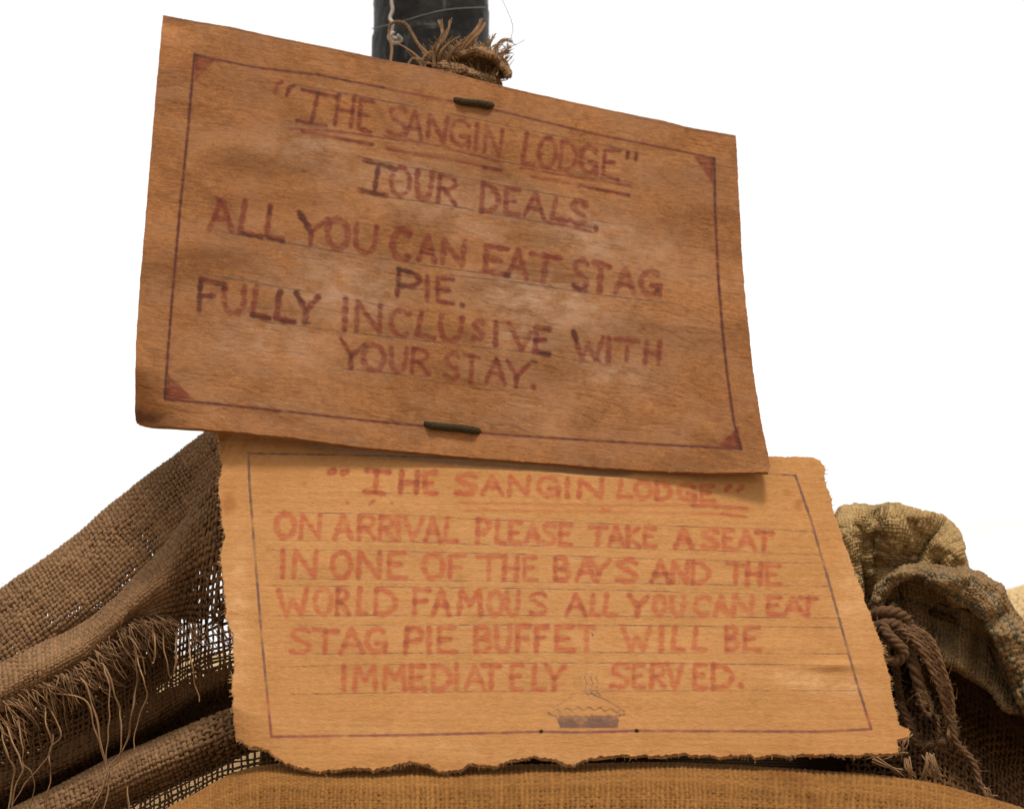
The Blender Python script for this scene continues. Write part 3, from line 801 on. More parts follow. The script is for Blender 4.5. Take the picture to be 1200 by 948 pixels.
low([(325, 688), (440, 688), (550, 690), (670, 694), (790, 697), (957, 698)], [(325, 722), (440, 721), (550, 722), (670, 722), (790, 722), (957, 722)],
    [('W', 324, 363, .3), ('O', 367, 390), ('R', 393, 410), ('L', 417, 431, .35), ('D', 438, 466), ('F', 483, 506, .35), ('A', 506, 528), ('M', 535, 566), ('O', 571, 591, .0), ('U', 592, 610), ('S', 620, 642),
     ('A', 662, 688), ('L', 691, 704), ('L', 706, 724), ('Y', 736, 761), ('O', 765, 781, .0), ('U', 785, 804, .05), ('C', 813, 833, .05), ('A', 836, 854, .05), ('N', 857, 884, .0), ('E', 897, 916), ('A', 917, 943), ('T', 936, 958)])
low([(340, 735), (440, 735), (540, 733), (640, 732), (890, 733)], [(340, 767), (440, 766), (540, 765), (640, 764), (890, 763)],
    [('S', 339, 366), ('T', 365, 399), ('A', 397, 427), ('G', 428, 454), ('P', 473, 497), ('I', 500, 506), ('E', 512, 536), ('B', 554, 577), ('U', 579, 600), ('F', 604, 623), ('F', 626, 643),
     ('E', 649, 674), ('T', 677, 697, .05), ('W', 728, 764, .15), ('I', 772, 778), ('L', 786, 803), ('L', 810, 829), ('B', 849, 866), ('E', 870, 892)])
low([(400, 779), (560, 777), (640, 777), (720, 776), (860, 777)], [(400, 810), (560, 809), (640, 809), (720, 807), (860, 808)],
    [('I', 399, 407, .4), ('M', 413, 443), ('M', 447, 477), ('E', 479, 499), ('D', 505, 531), ('I', 532, 538), ('A', 543, 569), ('T', 564, 587), ('E', 597, 614), ('L', 622, 640), ('Y', 638, 663),
     ('S', 715, 738), ('E', 740, 757), ('R', 761, 781), ('V', 780, 802), ('E', 811, 830), ('D', 833, 860)])
p2.mark([(868, 802), (869, 804)], 3.0, .3)
for r_ in ([(290, 532), (450, 534), (620, 541)], [(362, 577), (512, 578)], [(307, 600), (435, 602), (600, 610), (690, 613), (907, 620), (953, 623)], [(303, 632.5), (450, 634), (600, 639), (780, 643), (960, 650)],
           [(312, 644), (437, 645), (600, 649), (780, 655), (962, 660)], [(320, 678), (600, 681), (787, 684), (972, 687)], [(312, 686), (600, 689), (780, 693), (977, 698)],
           [(320, 721), (660, 721), (985, 724)], [(348, 732), (660, 732), (985, 735)], [(340, 766), (660, 764), (995, 766)], [(328, 782), (399, 779), (660, 776.5), (800, 777), (1000, 780)], [(340, 813), (500, 811), (660, 809), (1003, 809)]):
    p2.rule(r_, .42)
b2 = [(291, 532), (292.5, 570), (298, 640), (306.5, 745), (313, 813), (318, 863)]
BL = [b2, [(318, 863), (483, 861), (633, 857), (681, 858), (746, 856), (965, 857), (1021, 854)], [(932, 557), (950, 608), (974.5, 692.5), (1003, 796), (1021, 854)]]
for L_ in BL: p2.rule(L_, 1.35)
p2.mark(BL[1], .6, .2); p2.mark([(318, 863), (390, 862)], 1.3, .3); p2.mark([(1014, 832), (1021, 854)], 1.4, .7); p2.mark([(313, 813), (318, 863), (330, 862.5)], 1.1, .5)
p2.rule([(290, 531), (450, 534), (620, 540), (800, 549), (907, 555.6), (932, 557)], .8)
# the pie drawn in pencil
rm = [(642 + 90 * t, 834 - 4 * math.sin(t * math.pi) + 1.8 * math.sin(t * 44)) for t in np.linspace(0, 1, 60)]
p2.rule(rm, .6); p2.rule([(648, 829), (660, 822), (675, 814), (686, 812), (694, 813), (710, 820), (726, 829)], .5)
p2.rule([(645, 838), (652, 839), (657, 852), (723, 852), (726, 838), (732, 837)], .6)
p2.rule([(642, 834), (644, 838), (652, 837)], .5); p2.rule([(732, 833), (731, 838), (725, 837)], .5)
for k in range(22):
    x = 656 + k * 3.15; p2.rule([(x, 838.5 + (k % 3) * .5), (x + 1.2, 851)], 1.25)
for x, a in ((672, 0), (680, 3), (686, -4), (693, 2), (699, 0)): p2.rule([(x, 806), (x + 2, 800), (x - 1, 794), (x + 1, 788 + a)], .4)
for k in range(5): p2.rule([(668 + k * 7, 815), (672 + k * 7, 811), (676 + k * 7, 815)], .45)
p2.rule([(694, 743), (695, 745)], 1.0)

def depth2(px, py, U, V):
    d = .014 * np.clip((.10 - V) / .10, 0, 1) * np.clip((.9 - U) / .1, 0, 1) + 1 / (.6185 + (py - 530) * 1.5e-4 + (600 - px) * 1.2e-5)
    d = d + .004 * np.sin(U * np.pi) * (V - .5)
    ed = np.interp(px, [345, 415, 480, 564, 634, 700, 788], [513, 523, 529, 537, 542, 548, 553])
    d = d + .045 * np.clip((ed + 10 - py) / 7, 0, 1) * np.clip((px - 350) / 130, 0, 1) * np.clip((745 - px) / 60, 0, 1)   # its head sags back behind the upper sign
    d = d + .0022 * fbm(px, py, 150, 6) + .0006 * fbm(px * .2, py, 22, 12, 2)
    d = d + .006 * np.clip((.10 - U) / .10, 0, 1) * np.clip((.14 - V) / .14, 0, 1) * (fbm(px * .8 + py * .6, (px - py) * .25, 9, 44, 2) * 2.2)   # crumpled top left corner
    d = d + .010 * np.clip((.09 - U) / .09, 0, 1) ** 1.5 * np.clip((V - .9) / .1, 0, 1)
    d = d - .003 * np.exp(-(((px - 975) / 30) ** 2 + ((py - 780) / 5) ** 2))
    return d
sign2 = thing('cardboard_sign.001', 'paler tan cardboard sign with torn edges and a pencil drawn pie, on the front sandbag', 'sign',
              P(670, 890, 1.5), 'hand lettered cardboard signs')
card(sign2,
    [(254, 500), (330, 503), (600, 515), (800, 528), (904, 535), (930, 535), (953, 536)],
    [(953, 536), (961, 540), (967, 549), (966, 558), (975, 593), (990, 635), (1003, 673), (1019, 719), (1026, 738), (1032, 750), (1040, 788), (1046, 812), (1053, 849), (1066, 855), (1065, 863), (1050, 866), (1053, 881)],
    [(276, 864), (293, 873), (309, 874), (322, 884), (336, 893), (350, 899), (370, 904), (390, 901), (410, 898), (437, 901), (463, 894), (480, 892), (497, 892), (508, 899), (517, 904), (537, 901), (550, 895), (583, 896), (600, 888),
     (620, 886), (651, 887), (664, 893), (677, 894), (690, 888), (712, 884), (750, 885), (796, 884), (850, 886), (919, 884), (965, 883), (1010, 883), (1053, 881)],
    [(254, 500), (259, 545), (257, 580), (264, 629), (258, 654), (266, 710), (265, 727), (272, 743), (273, 797), (272, 830), (276, 864)],
    500, 240, depth2, p2, M_card2, M_edge2, (1.5, 4.5, 4.5, 3.2), 70,
    [(600, 700, 300, 130, .25), (960, 800, 60, 12, .9), (1000, 700, 20, 60, .6), (280, 720, 16, 90, .7), (500, 870, 200, 14, .3)],
    [(268, 590, 8, 12, .9), (262, 530, 8, 14, .5), (880, 562, 10, 4, .4), (936, 590, 4, 6, .8), (922, 577, 5, 4, .6), (357, 567, 3, 3, .8), (274, 718, 5, 3, .9), (270, 665, 6, 4, .7), (330, 555, 40, 16, .3), (700, 560, 220, 8, .12)],  # last entry: faint dark strip below the upper sign's lower edge
    math.radians(0.8), .0052, holes=((634.5, 856.5, 2.4), (746, 856.5, 2.4)))

# ------------------------------------------------------------------ black taped post
def post():
    t = thing('post', 'thick upright post wrapped in black plastic tape behind the upper sign', 'post', (P(505, 40, 1.93)[0], P(505, 40, 1.93)[1], 0))
    cx, cy = t.location.x, t.location.y
    zt = P(505, -260, 1.93)[2]
    r0 = 66.5 * K * 1.93
    nz, na = 700, 96
    z = np.linspace(0, zt, nz)[:, None]; a = np.linspace(0, 2 * np.pi, na, endpoint=False)[None, :]
    # spiral lap of the tape: a step of about 1 mm every turn, plus creases
    turn = ((z / .062 + a / (2 * np.pi)) % 1.0)
    r = r0 + .0016 * np.clip(turn * 1.02, 0, 1) - .0016 * np.clip((turn - .96) / .04, 0, 1)
    r = r + .0014 * fbm(a * 30 + z * 40, z * 180, 18, 4, 3) + .002 * np.clip(np.abs(vnoise(a * 9 + z * 14, z * 30, 1.4, 6)) * -9 + .7, 0, 1) * .5
    v = np.stack([cx + r * np.cos(a), cy + r * np.sin(a), z + 0 * a], -1)
    idx = np.arange(nz * na).reshape(nz, na); nx = np.roll(idx, -1, 1)
    q = np.stack([idx[:-1], nx[:-1], nx[1:], idx[1:]], -1).reshape(-1, 4)
    mesh_obj('tape_wrap', v.reshape(-1, 3), q, M_tape, t)
    T = Tubes()                                            # pale creased lap line of the tape
    T.path(PP(spline([(436, 34, 1.90), (470, 26, 1.868), (500, 17, 1.862), (530, 11, 1.866), (569, 9, 1.905)], 40)), .0006, 5)
    T.build('tape_seam', M_seam, t)
    T = Tubes()                                            # white string with a knot
    rope(T, [(461, -40, 1.873), (459, 0, 1.872), (460, 12, 1.871), (457, 22, 1.870), (460, 28, 1.866), (459, 42, 1.866), (465, 46, 1.863), (469, 44, 1.862)], .0019, 3, .006)
    rope(T, [(461, 38, 1.866), (456, 44, 1.862), (462, 51, 1.858), (470, 48, 1.86), (466, 42, 1.856)], .0022, 3, .006)
    T.build('white_string', M_string, t)
    return t
post()

# frayed hessian and twine tied to the post above the sign
def tuft():
    t = thing('hessian_tie', 'frayed end of hessian and twine sticking up between post and upper sign', 'cloth', P(540, 105, 1.80))
    lip = Surf([[(498, 116, 1.80), (520, 120, 1.80), (545, 122, 1.80), (570, 122, 1.80), (590, 122, 1.81)],
                [(503, 94, 1.795), (520, 92, 1.785), (545, 92, 1.785), (568, 96, 1.785), (588, 104, 1.80)],
                [(508, 80, 1.80), (522, 76, 1.785), (543, 80, 1.785), (566, 88, 1.785), (586, 99, 1.80)],
                [(514, 78, 1.82), (528, 76, 1.81), (546, 82, 1.81), (564, 90, 1.81), (580, 100, 1.82)]], .006, 10, 3, 4)
    weave(lip, 26, 12, 'hessian_roll', M_twine, t, fill=.46, amp=.9, seed=5)
    arch = Surf([[(534, 92, 1.86), (546, 86, 1.87), (558, 84, 1.875), (570, 86, 1.87), (580, 96, 1.86)],
                 [(526, 82, 1.83), (544, 72, 1.835), (558, 70, 1.835), (574, 76, 1.835), (586, 92, 1.83)],
                 [(520, 76, 1.80), (540, 66, 1.785), (558, 63, 1.78), (580, 72, 1.785), (594, 91, 1.79)],
                 [(520, 72, 1.81), (539, 60, 1.80), (559, 57, 1.80), (583, 67, 1.80), (598, 88, 1.80)],
                 [(522, 76, 1.85), (541, 62, 1.85), (560, 60, 1.86), (582, 70, 1.85), (596, 92, 1.84)]], .006, 10, 13, 4)
    weave(arch, 26, 20, 'hessian_lip', M_twine, t, fill=.46, amp=.9, seed=15)
    rng = np.random.default_rng(8)
    T = Tubes()
    for k in range(280):                                   # frayed fibres fanning up
        x0 = rng.uniform(506, 590); y0 = np.interp(x0, [506, 530, 560, 585, 592], [80, 68, 60, 70, 86]) + (rng.uniform(-2, 4) if k % 3 else rng.uniform(18, 26))
        dirx = (x0 - 545) / 55 * .9 + rng.normal(0, .35); ln = rng.uniform(8, 30) * (1.1 if x0 < 530 else .8)
        x1, y1 = x0 + dirx * ln, y0 - ln * rng.uniform(.6, 1)
        d0 = rng.uniform(1.785, 1.81)
        pts = spline([(x0, y0, d0), ((x0 + x1) / 2 + rng.normal(0, 3), (y0 + y1) / 2 + rng.normal(0, 3), d0 + .003), (x1, y1, d0 + rng.uniform(-.01, .02))], 7)
        T.path(PP(pts), np.linspace(.0008, .00028, 7) * rng.uniform(.8, 1.4), 4, rng.uniform(-.2, .3))
    for pts in ([(507, 80, 1.8), (508, 60, 1.80), (518, 42, 1.80), (515, 25, 1.81)], [(509, 82, 1.8), (512, 62, 1.795), (523, 42, 1.80), (528, 26, 1.805)],
                [(508, 70, 1.79), (516, 50, 1.79), (522, 36, 1.79)], [(513, 80, 1.79), (519, 58, 1.785), (538, 44, 1.79)], [(520, 80, 1.79), (530, 60, 1.785), (548, 45, 1.79)],
                [(572, 70, 1.80), (582, 55, 1.8), (590, 48, 1.8), (600, 50, 1.8)], [(578, 74, 1.80), (588, 64, 1.8), (600, 60, 1.8)], [(565, 66, 1.80), (574, 50, 1.8), (581, 42, 1.8)],
                [(583, 74, 1.80), (592, 60, 1.8), (598, 52, 1.8)], [(586, 80, 1.8), (596, 66, 1.8)], [(510, 78, 1.785), (500, 74, 1.785), (494, 82, 1.785)],
                [(500, 80, 1.785), (496, 70, 1.785), (502, 62, 1.79)]):
        for q in range(7):
            o_ = rng.normal(0, .9, (len(pts), 3)) * np.array([1, 1, .002]); o_[-1, :2] += rng.normal(0, 2.2, 2)
            T.path(PP(spline(np.array(pts) + o_, 14)), np.linspace(.0008, .0003, 14), 4, rng.uniform(-.2, .3))
        pass
    T.build('frayed_fibre', M_twine, t)['kind'] = 'stuff'
    T = Tubes()                                            # the flat broad strand
    for k in range(22):
        o = rng.uniform(-2.6, 2.6); e_ = rng.normal(0, 1.0, 3)
        T.path(PP(spline([(536 + o * .6, 66 + o * .6, 1.79), (548 + o * .8, 50 + o * .8, 1.785 + e_[0] * .0006), (560 + o * 1.1, 36 + o * 1.1, 1.785), (566 + o * 1.3 + e_[1], 26 + o * 1.2 + e_[2] * 1.6, 1.79)], 12)),
               np.linspace(.0008, .0004, 12), 5, rng.uniform(-.2, .35))
    T.build('broad_strand', M_twine, t)
    T = Tubes()                                            # looping twine
    rope(T, [(457, 76, 1.80), (459, 58, 1.83), (456, 40, 1.853), (458, 29, 1.855), (466, 26, 1.852), (476, 29, 1.85), (483, 40, 1.845), (490, 52, 1.83), (500, 62, 1.81), (507, 66, 1.79)], .0016, 2, .008)
    rope(T, [(478, 78, 1.80), (484, 70, 1.80), (492, 72, 1.79), (496, 84, 1.785)], .002, 3, .008)
    rope(T, [(504, 84, 1.79), (503, 72, 1.785), (507, 62, 1.785), (509, 80, 1.78)], .0022, 3, .008, tint=-.3)
    T.build('twine_loop', M_twine, t)
    T = Tubes()
    for pts in ([(586, -6, 1.8), (594, 12, 1.8), (599, 24, 1.8), (601, 34, 1.8), (599, 44, 1.8), (594, 56, 1.80), (588, 68, 1.8)], [(596, 56, 1.8), (606, 52, 1.8), (615, 47, 1.8)], [(590, 72, 1.8), (600, 66, 1.8), (603, 63, 1.8)]):
        T.path(PP(spline(pts, 24)), .00022, 4, -.2)
    T.build('loose_thread', M_rope, t)
tuft()

# ------------------------------------------------------------------ left: draped torn hessian
drape = thing('hessian_sheet', 'torn brown hessian sheet hanging in folds at the left of the lower sign', 'cloth', P(100, 960, 1.7))
E = np.array([(-110, 774), (-40, 724), (30, 673), (90, 628), (150, 579), (205, 538), (256, 500), (330, 446)], float)
pv = np.array([.55, .82])
rowsA = []
for off, d in ((46, 1.90), (16, 1.86), (0, 1.80), (14, 1.752), (44, 1.722), (80, 1.715), (120, 1.735), (160, 1.77), (200, 1.80)):
    rowsA.append([(E[k, 0] + pv[0] * off, E[k, 1] + pv[1] * off, d + (.03 if k == 7 else 0) - .012 * k * (off > 60) * .3) for k in range(8)])
SA = Surf(rowsA, .007, 55, 31, 4)
def fillA(U, V, px, py):
    return 1.0 - .24 * np.clip(fbm(px, py, 42, 77) * 2.4 - .05, 0, 1) 
def keepA(U, V, px, py): return ~((px > 205) & (py > 655))
weave(SA, 102, 56, 'upper_fold', M_drape, drape, fill=.50, amp=.95, seed=1, fillfn=fillA, sides=5, seg=4, flip=1, flat=.9, keep=keepA)
Bt = [(-90, 822), (-10, 785), (60, 752), (105, 728), (140, 700), (175, 662), (208, 624), (256, 562), (310, 500)]
Bf = [(-90, 886), (-5, 838), (60, 806), (90, 792), (115, 773), (149, 742), (180, 733), (228, 735), (300, 742)]
rowsB = []
for t, d in ((-.12, 1.76), (-.02, 1.712), (.0, 1.69), (.22, 1.655), (.5, 1.640), (.8, 1.648), (1.0, 1.655)):
    rowsB.append([(Bt[k][0] + (Bf[k][0] - Bt[k][0]) * t + (8 if t < 0 else 0), Bt[k][1] + (Bf[k][1] - Bt[k][1]) * t + (12 if t < -.05 else 0),
                  d + (0.0 if k < 7 else .02) + (.030 * max(0, 1 - k / 5) * max(0, .75 - t) if t > -.05 else 0)) for k in range(9)])
SB = Surf(rowsB, .005, 45, 47, 3)
def keepB(U, V, px, py):
    return V < 5.75 + vnoise(U * 40, U * 0, 2, 5) * .5
def fillB(U, V, px, py):
    return 1.0 - .42 * np.clip((px - 205) / 40, 0, 1) * np.clip((py - 650) / 60, 0, 1)
weave(SB, 96, 33, 'front_fold', M_drape, drape, fill=.50, amp=.95, flat=.9, seed=2, fillfn=fillB, keep=keepB, sides=5, seg=4)
Cx = [(-90, 860), (0, 805), (80, 770), (150, 715), (200, 665), (245, 622), (320, 580)]
Cm = [(-90, 905), (0, 858), (80, 820), (150, 785), (200, 755), (245, 730), (320, 700)]
Cl = [(-90, 936), (0, 902), (80, 868), (150, 830), (200, 804), (245, 784), (320, 754)]
Cd = [(-90, 965), (0, 934), (80, 900), (150, 864), (200, 836), (245, 812), (320, 780)]
rowsC = [[(x, y, 1.71) for x, y in Cx], [(x, y, 1.705) for x, y in Cm], [(x, y, 1.70) for x, y in Cl], [(x, y, 1.715) for x, y in Cd], [(x + 8, y + 14, 1.84) for x, y in Cd], [(x + 10, y + 40, 1.92) for x, y in Cd]]
SC = Surf(rowsC, .005, 50, 53, 4)
def fillC(U, V, px, py):
    return np.where(V < 2.0 + .25 * vnoise(px, py, 40, 3), .66, 1.12) + .12 * vnoise(px, py, 30, 4)
weave(SC, 74, 38, 'open_mesh', M_net, drape, fill=.47, amp=.5, seed=3, fillfn=fillC, sides=5, seg=3, jit=.35)
Dt = [(-110, 1000), (-30, 968), (34, 940), (105, 904), (157, 880), (222, 852), (320, 812)]
rowsD = []
for off, d in ((30, 1.90), (8, 1.74), (0, 1.672), (7, 1.64), (24, 1.622), (42, 1.635), (52, 1.66), (44, 1.70)):
    rowsD.append([(x + off * .25, y + off, d) for x, y in Dt])
weave(Surf(rowsD, .004, 50, 59, 3), 78, 26, 'lower_fold', M_drape, drape, fill=.50, amp=.9, seed=4, seg=3)
Et = [(120, 945), (170, 918), (215, 893), (260, 868), (320, 850)]
Eb = [(120, 985), (170, 960), (215, 936), (260, 915), (320, 905)]
weave(Surf([[(x, y, 1.66) for x, y in Et], [(.5 * (a[0] + b[0]), .5 * (a[1] + b[1]), 1.64) for a, b in zip(Et, Eb)], [(x, y, 1.64) for x, y in Eb]], .003, 40, 61, 3),
      34, 9, 'loose_mesh', M_net, drape, fill=.24, amp=.5, seed=6, jit=.35)
# fringe of broken yarns along the torn edge, and long hanging threads
rng = np.random.default_rng(4)
T = Tubes()
Bfp = spline([(x, y, 0) for x, y in Bf], 220)[:, :2]
for c in range(22):
    tc_ = .07 + .80 * (c + rng.uniform(-.6, .6)) / 22; i = int(tc_ * 219); cx_, cy_ = Bfp[i]
    tipx, tipy = cx_ + rng.uniform(14, 34), cy_ + rng.uniform(8, 34) * (.6 if c % 3 else 1.1)
    for k in range(rng.integers(2, 11)):
        x = cx_ + rng.normal(0, 9); y = np.interp(x, Bfp[:, 0], Bfp[:, 1]) - rng.uniform(2, 9)
        d0 = 1.645 + rng.uniform(-.010, .002); j2 = rng.normal(0, 2.6, 4); w_ = rng.uniform(.55, 1.1)
        ex, ey = x + (tipx - x) * w_ + j2[2], y + (tipy - y) * w_ + j2[3]
        pts = [(x - 3, y - 4, d0 + .004), (x + 3, y - 1, d0 - .006), ((x + ex) / 2 + 3 + j2[0], (y + ey) / 2 - 2 + j2[1], d0 - .012), (ex, ey, d0 - .006)]
        T.path(PP(spline(pts, 12)), np.linspace(.0010, .0004, 12) * rng.uniform(.5, 1.05), 5, rng.uniform(-.45, .15))
for k in range(260):
    i = int(rng.uniform(.05, .98) * 219); x, y = Bfp[i]; x += rng.normal(0, 6); y += rng.uniform(-4, 26) * (rng.random() < .5); L = rng.uniform(6, 38); a = rng.uniform(.2, 1.5); d0 = 1.640 + rng.uniform(-.012, .002)
    pts = [(x, y - 5, d0), (x + L * .4 * math.cos(a) + rng.normal(0, 2), y + L * .4 * math.sin(a), d0 - .004), (x + L * math.cos(a), y + L * math.sin(a), d0 - .002)]
    T.path(PP(spline(pts, 8)), np.linspace(.0005, .00025, 8), 4, rng.uniform(-.1, .3))
T.build('fringe', M_drape, drape)['kind'] = 'stuff'
T = Tubes()
for S_, n_ in ((SA, 500), (SB, 350)):
    u_ = rng.uniform(0, S_.Cn - 1, n_); v_ = rng.uniform(1.0, S_.R - 1.5, n_)
    if S_ is SA: v_[:260] = rng.uniform(1.6, 3.2, 260)
    p_ = S_(u_, v_)
    for k in range(n_):
        a_ = rng.normal(0, .0022, 3) + RX[:, 2] * .0025; b_2 = rng.normal(0, .0028, 3)
        T.path(spline([p_[k], p_[k] + a_, p_[k] + a_ + b_2], 5), np.linspace(.00022, .0001, 5), 3, rng.uniform(0, .4), caps=False)
T.build('loose_fuzz', M_drape, drape)['kind'] = 'stuff'
longs = [[(60, 812), (100, 820), (112, 858), (122, 888), (125, 900), (122, 918), (108, 948), (98, 966)],
         [(92, 795), (100, 800), (112, 838), (121, 880), (126, 905), (127, 925), (120, 960)],
         [(115, 776), (124, 782), (134, 812), (140, 832), (142, 850), (141, 880), (128, 898), (124, 915), (106, 940)],
         [(118, 772), (127, 800), (128, 840), (126, 870), (123, 898)],
         [(150, 744), (158, 756), (160, 780), (160, 805), (156, 830), (150, 862), (139, 890), (127, 900)],
         [(158, 760), (166, 790), (172, 815), (160, 850), (157, 880)], [(149, 745), (160, 756), (166, 770), (171, 790)],
         [(55, 826), (72, 858), (60, 875), (52, 892), (34, 912), (22, 930), (12, 950)], [(62, 860), (58, 890), (60, 905), (55, 930), (52, 960)],
         [(20, 838), (26, 870), (28, 895), (38, 905), (40, 930), (30, 960)], [(52, 826), (55, 850), (61, 872)],
         [(5, 845), (20, 880), (26, 900), (16, 930), (14, 960)], [(0, 850), (8, 880), (16, 905), (10, 950)],
         [(178, 735), (182, 755), (180, 775)], [(190, 736), (194, 770), (200, 795)], [(220, 745), (224, 775), (230, 805), (234, 822)], [(205, 738), (207, 765), (204, 790)],
         [(150, 905), (150, 930), (152, 955)]]
T = Tubes()
for L in longs:
    z = [(x, y, 1.612 + .004 * math.sin(i * 1.7 + x)) for i, (x, y) in enumerate(L)]
    z[0] = (z[0][0], z[0][1], 1.636)
    s = spline(z, 46); Ls = np.linalg.norm(np.diff(s[:, :2], axis=0), axis=1).sum(); s[:, 0] += .7 * np.sin(np.linspace(0, Ls / 4.5, 46)) + 1.0 * fbm(np.linspace(0, Ls, 46), L[0][0], 22, 7); 
    T.path(PP(s), np.linspace(.00075, .0005, 46), 5, rng.uniform(-.1, .3))
    if rng.random() < .5:
        s2 = s.copy(); s2[:, 0] += 1.2 * np.sin(np.linspace(0, Ls / 9, 46) + 1); s2[:, 2] += .0015
        T.path(PP(s2), .0005, 4, rng.uniform(0, .3))
T.build('hanging_thread', M_twine, drape)['kind'] = 'stuff'

# ------------------------------------------------------------------ sandbags
# front bag, the lower sign's foot rests on its crest
front = thing('sandbag', 'large orange brown sandbag along the bottom, under the torn foot of the lower sign', 'sandbag', P(650, 1200, 1.5), 'sandbags')
gx = [40, 130, 220, 300, 400, 520, 650, 780, 900, 1050, 1160, 1260, 1400]
gy = [1050, 990, 938, 901, 901, 902, 899, 897, 902, 914, 938, 975, 1040]
rowsG = []
for off, d in ((60, 1.66), (22, 1.60), (3, 1.555), (0, 1.520), (10, 1.487), (30, 1.455), (66, 1.425), (130, 1.405), (230, 1.42)):
    rowsG.append([(x, y + off, d + (.0 if 0 < k < 12 else .03)) for k, (x, y) in enumerate(zip(gx, gy))])
def gfn(u, v, px, py, d):
    # a soft puckered seam line running along the front of the crest
    s = np.exp(-((v - 4.15 - .25 * np.sin(u * 1.1)) / .13) ** 2)
    return px, py, d + .0035 * s * np.clip((px - 560) / 120, 0, 1) - .004 * fbm(px, py, 120, 91)
SG = Surf(rowsG, .003, 70, 71, 2, gfn)
weave(SG, 264, 54, 'woven_cover', M_front, front, fill=.54, amp=.5, flat=.8, seed=7, seg=3, sides=4, vr=(1.0, 6.8), flip=1)
sheet(SG, 'sack_body', M_skin_front, front, 200, 60, .0045, flip=-1)
rowsG2 = [[(x, y + off, d) for x, y in zip(gx, gy)] for off, d in ((228, 1.42), (300, 1.5), (300, 1.64), (180, 1.70), (58, 1.66))]
sheet(Surf(rowsG2, .003, 70, 72, 2), 'sack_underside', M_skin_front, front, 80, 20)

# right: tied sandbag neck, ruffled mouth and striped selvage
tied = thing('sandbag.001', 'khaki sandbag with its ruffled mouth tied by brown rope beside the lower sign', 'sandbag', P(1090, 860, 1.8), 'sandbags')
rim = [(962, 680), (972, 640), (980, 604), (1001, 594), (1023, 596), (1042, 592), (1070, 597), (1098, 606), (1114, 614), (1125, 634), (1132, 662), (1138, 700)]
knot = [(1000, 742), (1004, 736), (1008, 730), (1013, 726), (1017, 722), (1022, 719), (1027, 717), (1032, 715), (1037, 714), (1042, 714), (1047, 716), (1052, 720)]
rowsH = []
for t, d in ((0, 1.735), (.25, 1.725), (.5, 1.71), (.75, 1.70), (.93, 1.71), (1.0, 1.735), (.96, 1.77), (.7, 1.80)):
    rowsH.append([(a[0] + (b[0] - a[0]) * t, a[1] + (b[1] - a[1]) * t, d) for a, b in zip(knot, rim)])
def hfn(u, v, px, py, d):
    k = np.sin(np.clip(v, 0, 5) / 5 * np.pi * .5)
    return px, py, d + .019 * k * np.sin(u * 1.75 + .9 + .3 * np.sin(v)) + .008 * k * np.sin(u * 4.1 + v * .6)
SH = Surf(rowsH, .012, 22, 81, 5, hfn)
weave(SH, 74, 62, 'ruffled_mouth', M_ear, tied, fill=.52, amp=.6, jit=.12, seed=8, seg=4, flip=-1)
outer = [(1022, 706), (1034, 686), (1055, 670), (1080, 665), (1108, 668), (1135, 672), (1152, 678), (1168, 690), (1180, 709), (1200, 741), (1226, 790), (1250, 850)]
inner = [(1026, 712), (1036, 694), (1052, 678), (1074, 677), (1096, 686), (1117, 700), (1133, 708), (1145, 717), (1159, 733), (1172, 757), (1186, 795), (1212, 850)]
rowsI = []
for t, d in ((-.10, 1.70), (0.0, 1.672), (.3, 1.652), (.65, 1.645), (1.0, 1.655), (1.06, 1.675), (.9, 1.70)):
    rowsI.append([(a[0] + (b[0] - a[0]) * t, a[1] + (b[1] - a[1]) * t + (4 if t < 0 else 0), d - .015 * k / 11) for k, (a, b) in enumerate(zip(outer, inner))])
green_in = lambda f: np.where((np.abs(f - .36) < .035) | (np.abs(f - .60) < .03), 1.0, 0.0)
weave(Surf(rowsI, .014, 24, 83, 8), 70, 32, 'striped_rim', M_flap, tied, fill=.50, amp=.7, seed=9, seg=4, tintv=green_in)
ftop = [(1030, 716), (1040, 690), (1056, 680), (1076, 682), (1098, 692), (1120, 706), (1138, 718), (1152, 730), (1166, 752), (1180, 790), (1206, 845)]
fbot = [(1036, 726), (1048, 742), (1064, 754), (1082, 762), (1098, 768), (1113, 776), (1130, 784), (1147, 795), (1163, 808), (1183, 829), (1222, 834)]
rowsF = []
for t, d in ((0, 1.69), (.25, 1.705), (.5, 1.70), (.75, 1.685), (1.0, 1.665), (1.05, 1.685), (.95, 1.72)):
    rowsF.append([(a[0] + (b[0] - a[0]) * t, a[1] + (b[1] - a[1]) * t, d - .012 * k / 10) for k, (a, b) in enumerate(zip(ftop, fbot))])
green_f = lambda f: np.where((np.abs(f - .22) < .03) | (np.abs(f - .9) < .02), 1.0, 0.0)
def ffn(u, v, px, py, d): return px, py, d + .008 * np.sin(u * 1.7 + .6 * v) + .004 * np.sin(u * 4.1)
weave(Surf(rowsF, .006, 34, 87, 4, ffn), 46, 34, 'folded_flap', M_flap, tied, fill=.44, amp=.7, seed=10, seg=4, tintv=green_f)
pillow('sack_body', M_skin_shade, tied, P(1200, 900, 2.02), (.62, .34, .30), 12)

backing = []
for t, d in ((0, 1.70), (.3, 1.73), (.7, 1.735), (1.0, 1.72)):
    backing.append([(a[0] + (b[0] - a[0]) * t, a[1] + 6 + (b[1] + 4 - a[1] - 6) * t, d) for a, b in zip(outer[1:], fbot)])
weave(Surf(backing, .003, 40, 97, 2), 40, 24, 'dark_backing', M_dark, tied, fill=.6, amp=.5, seed=19, seg=2)  # added dark sheet that keeps sky from showing behind rim and flap

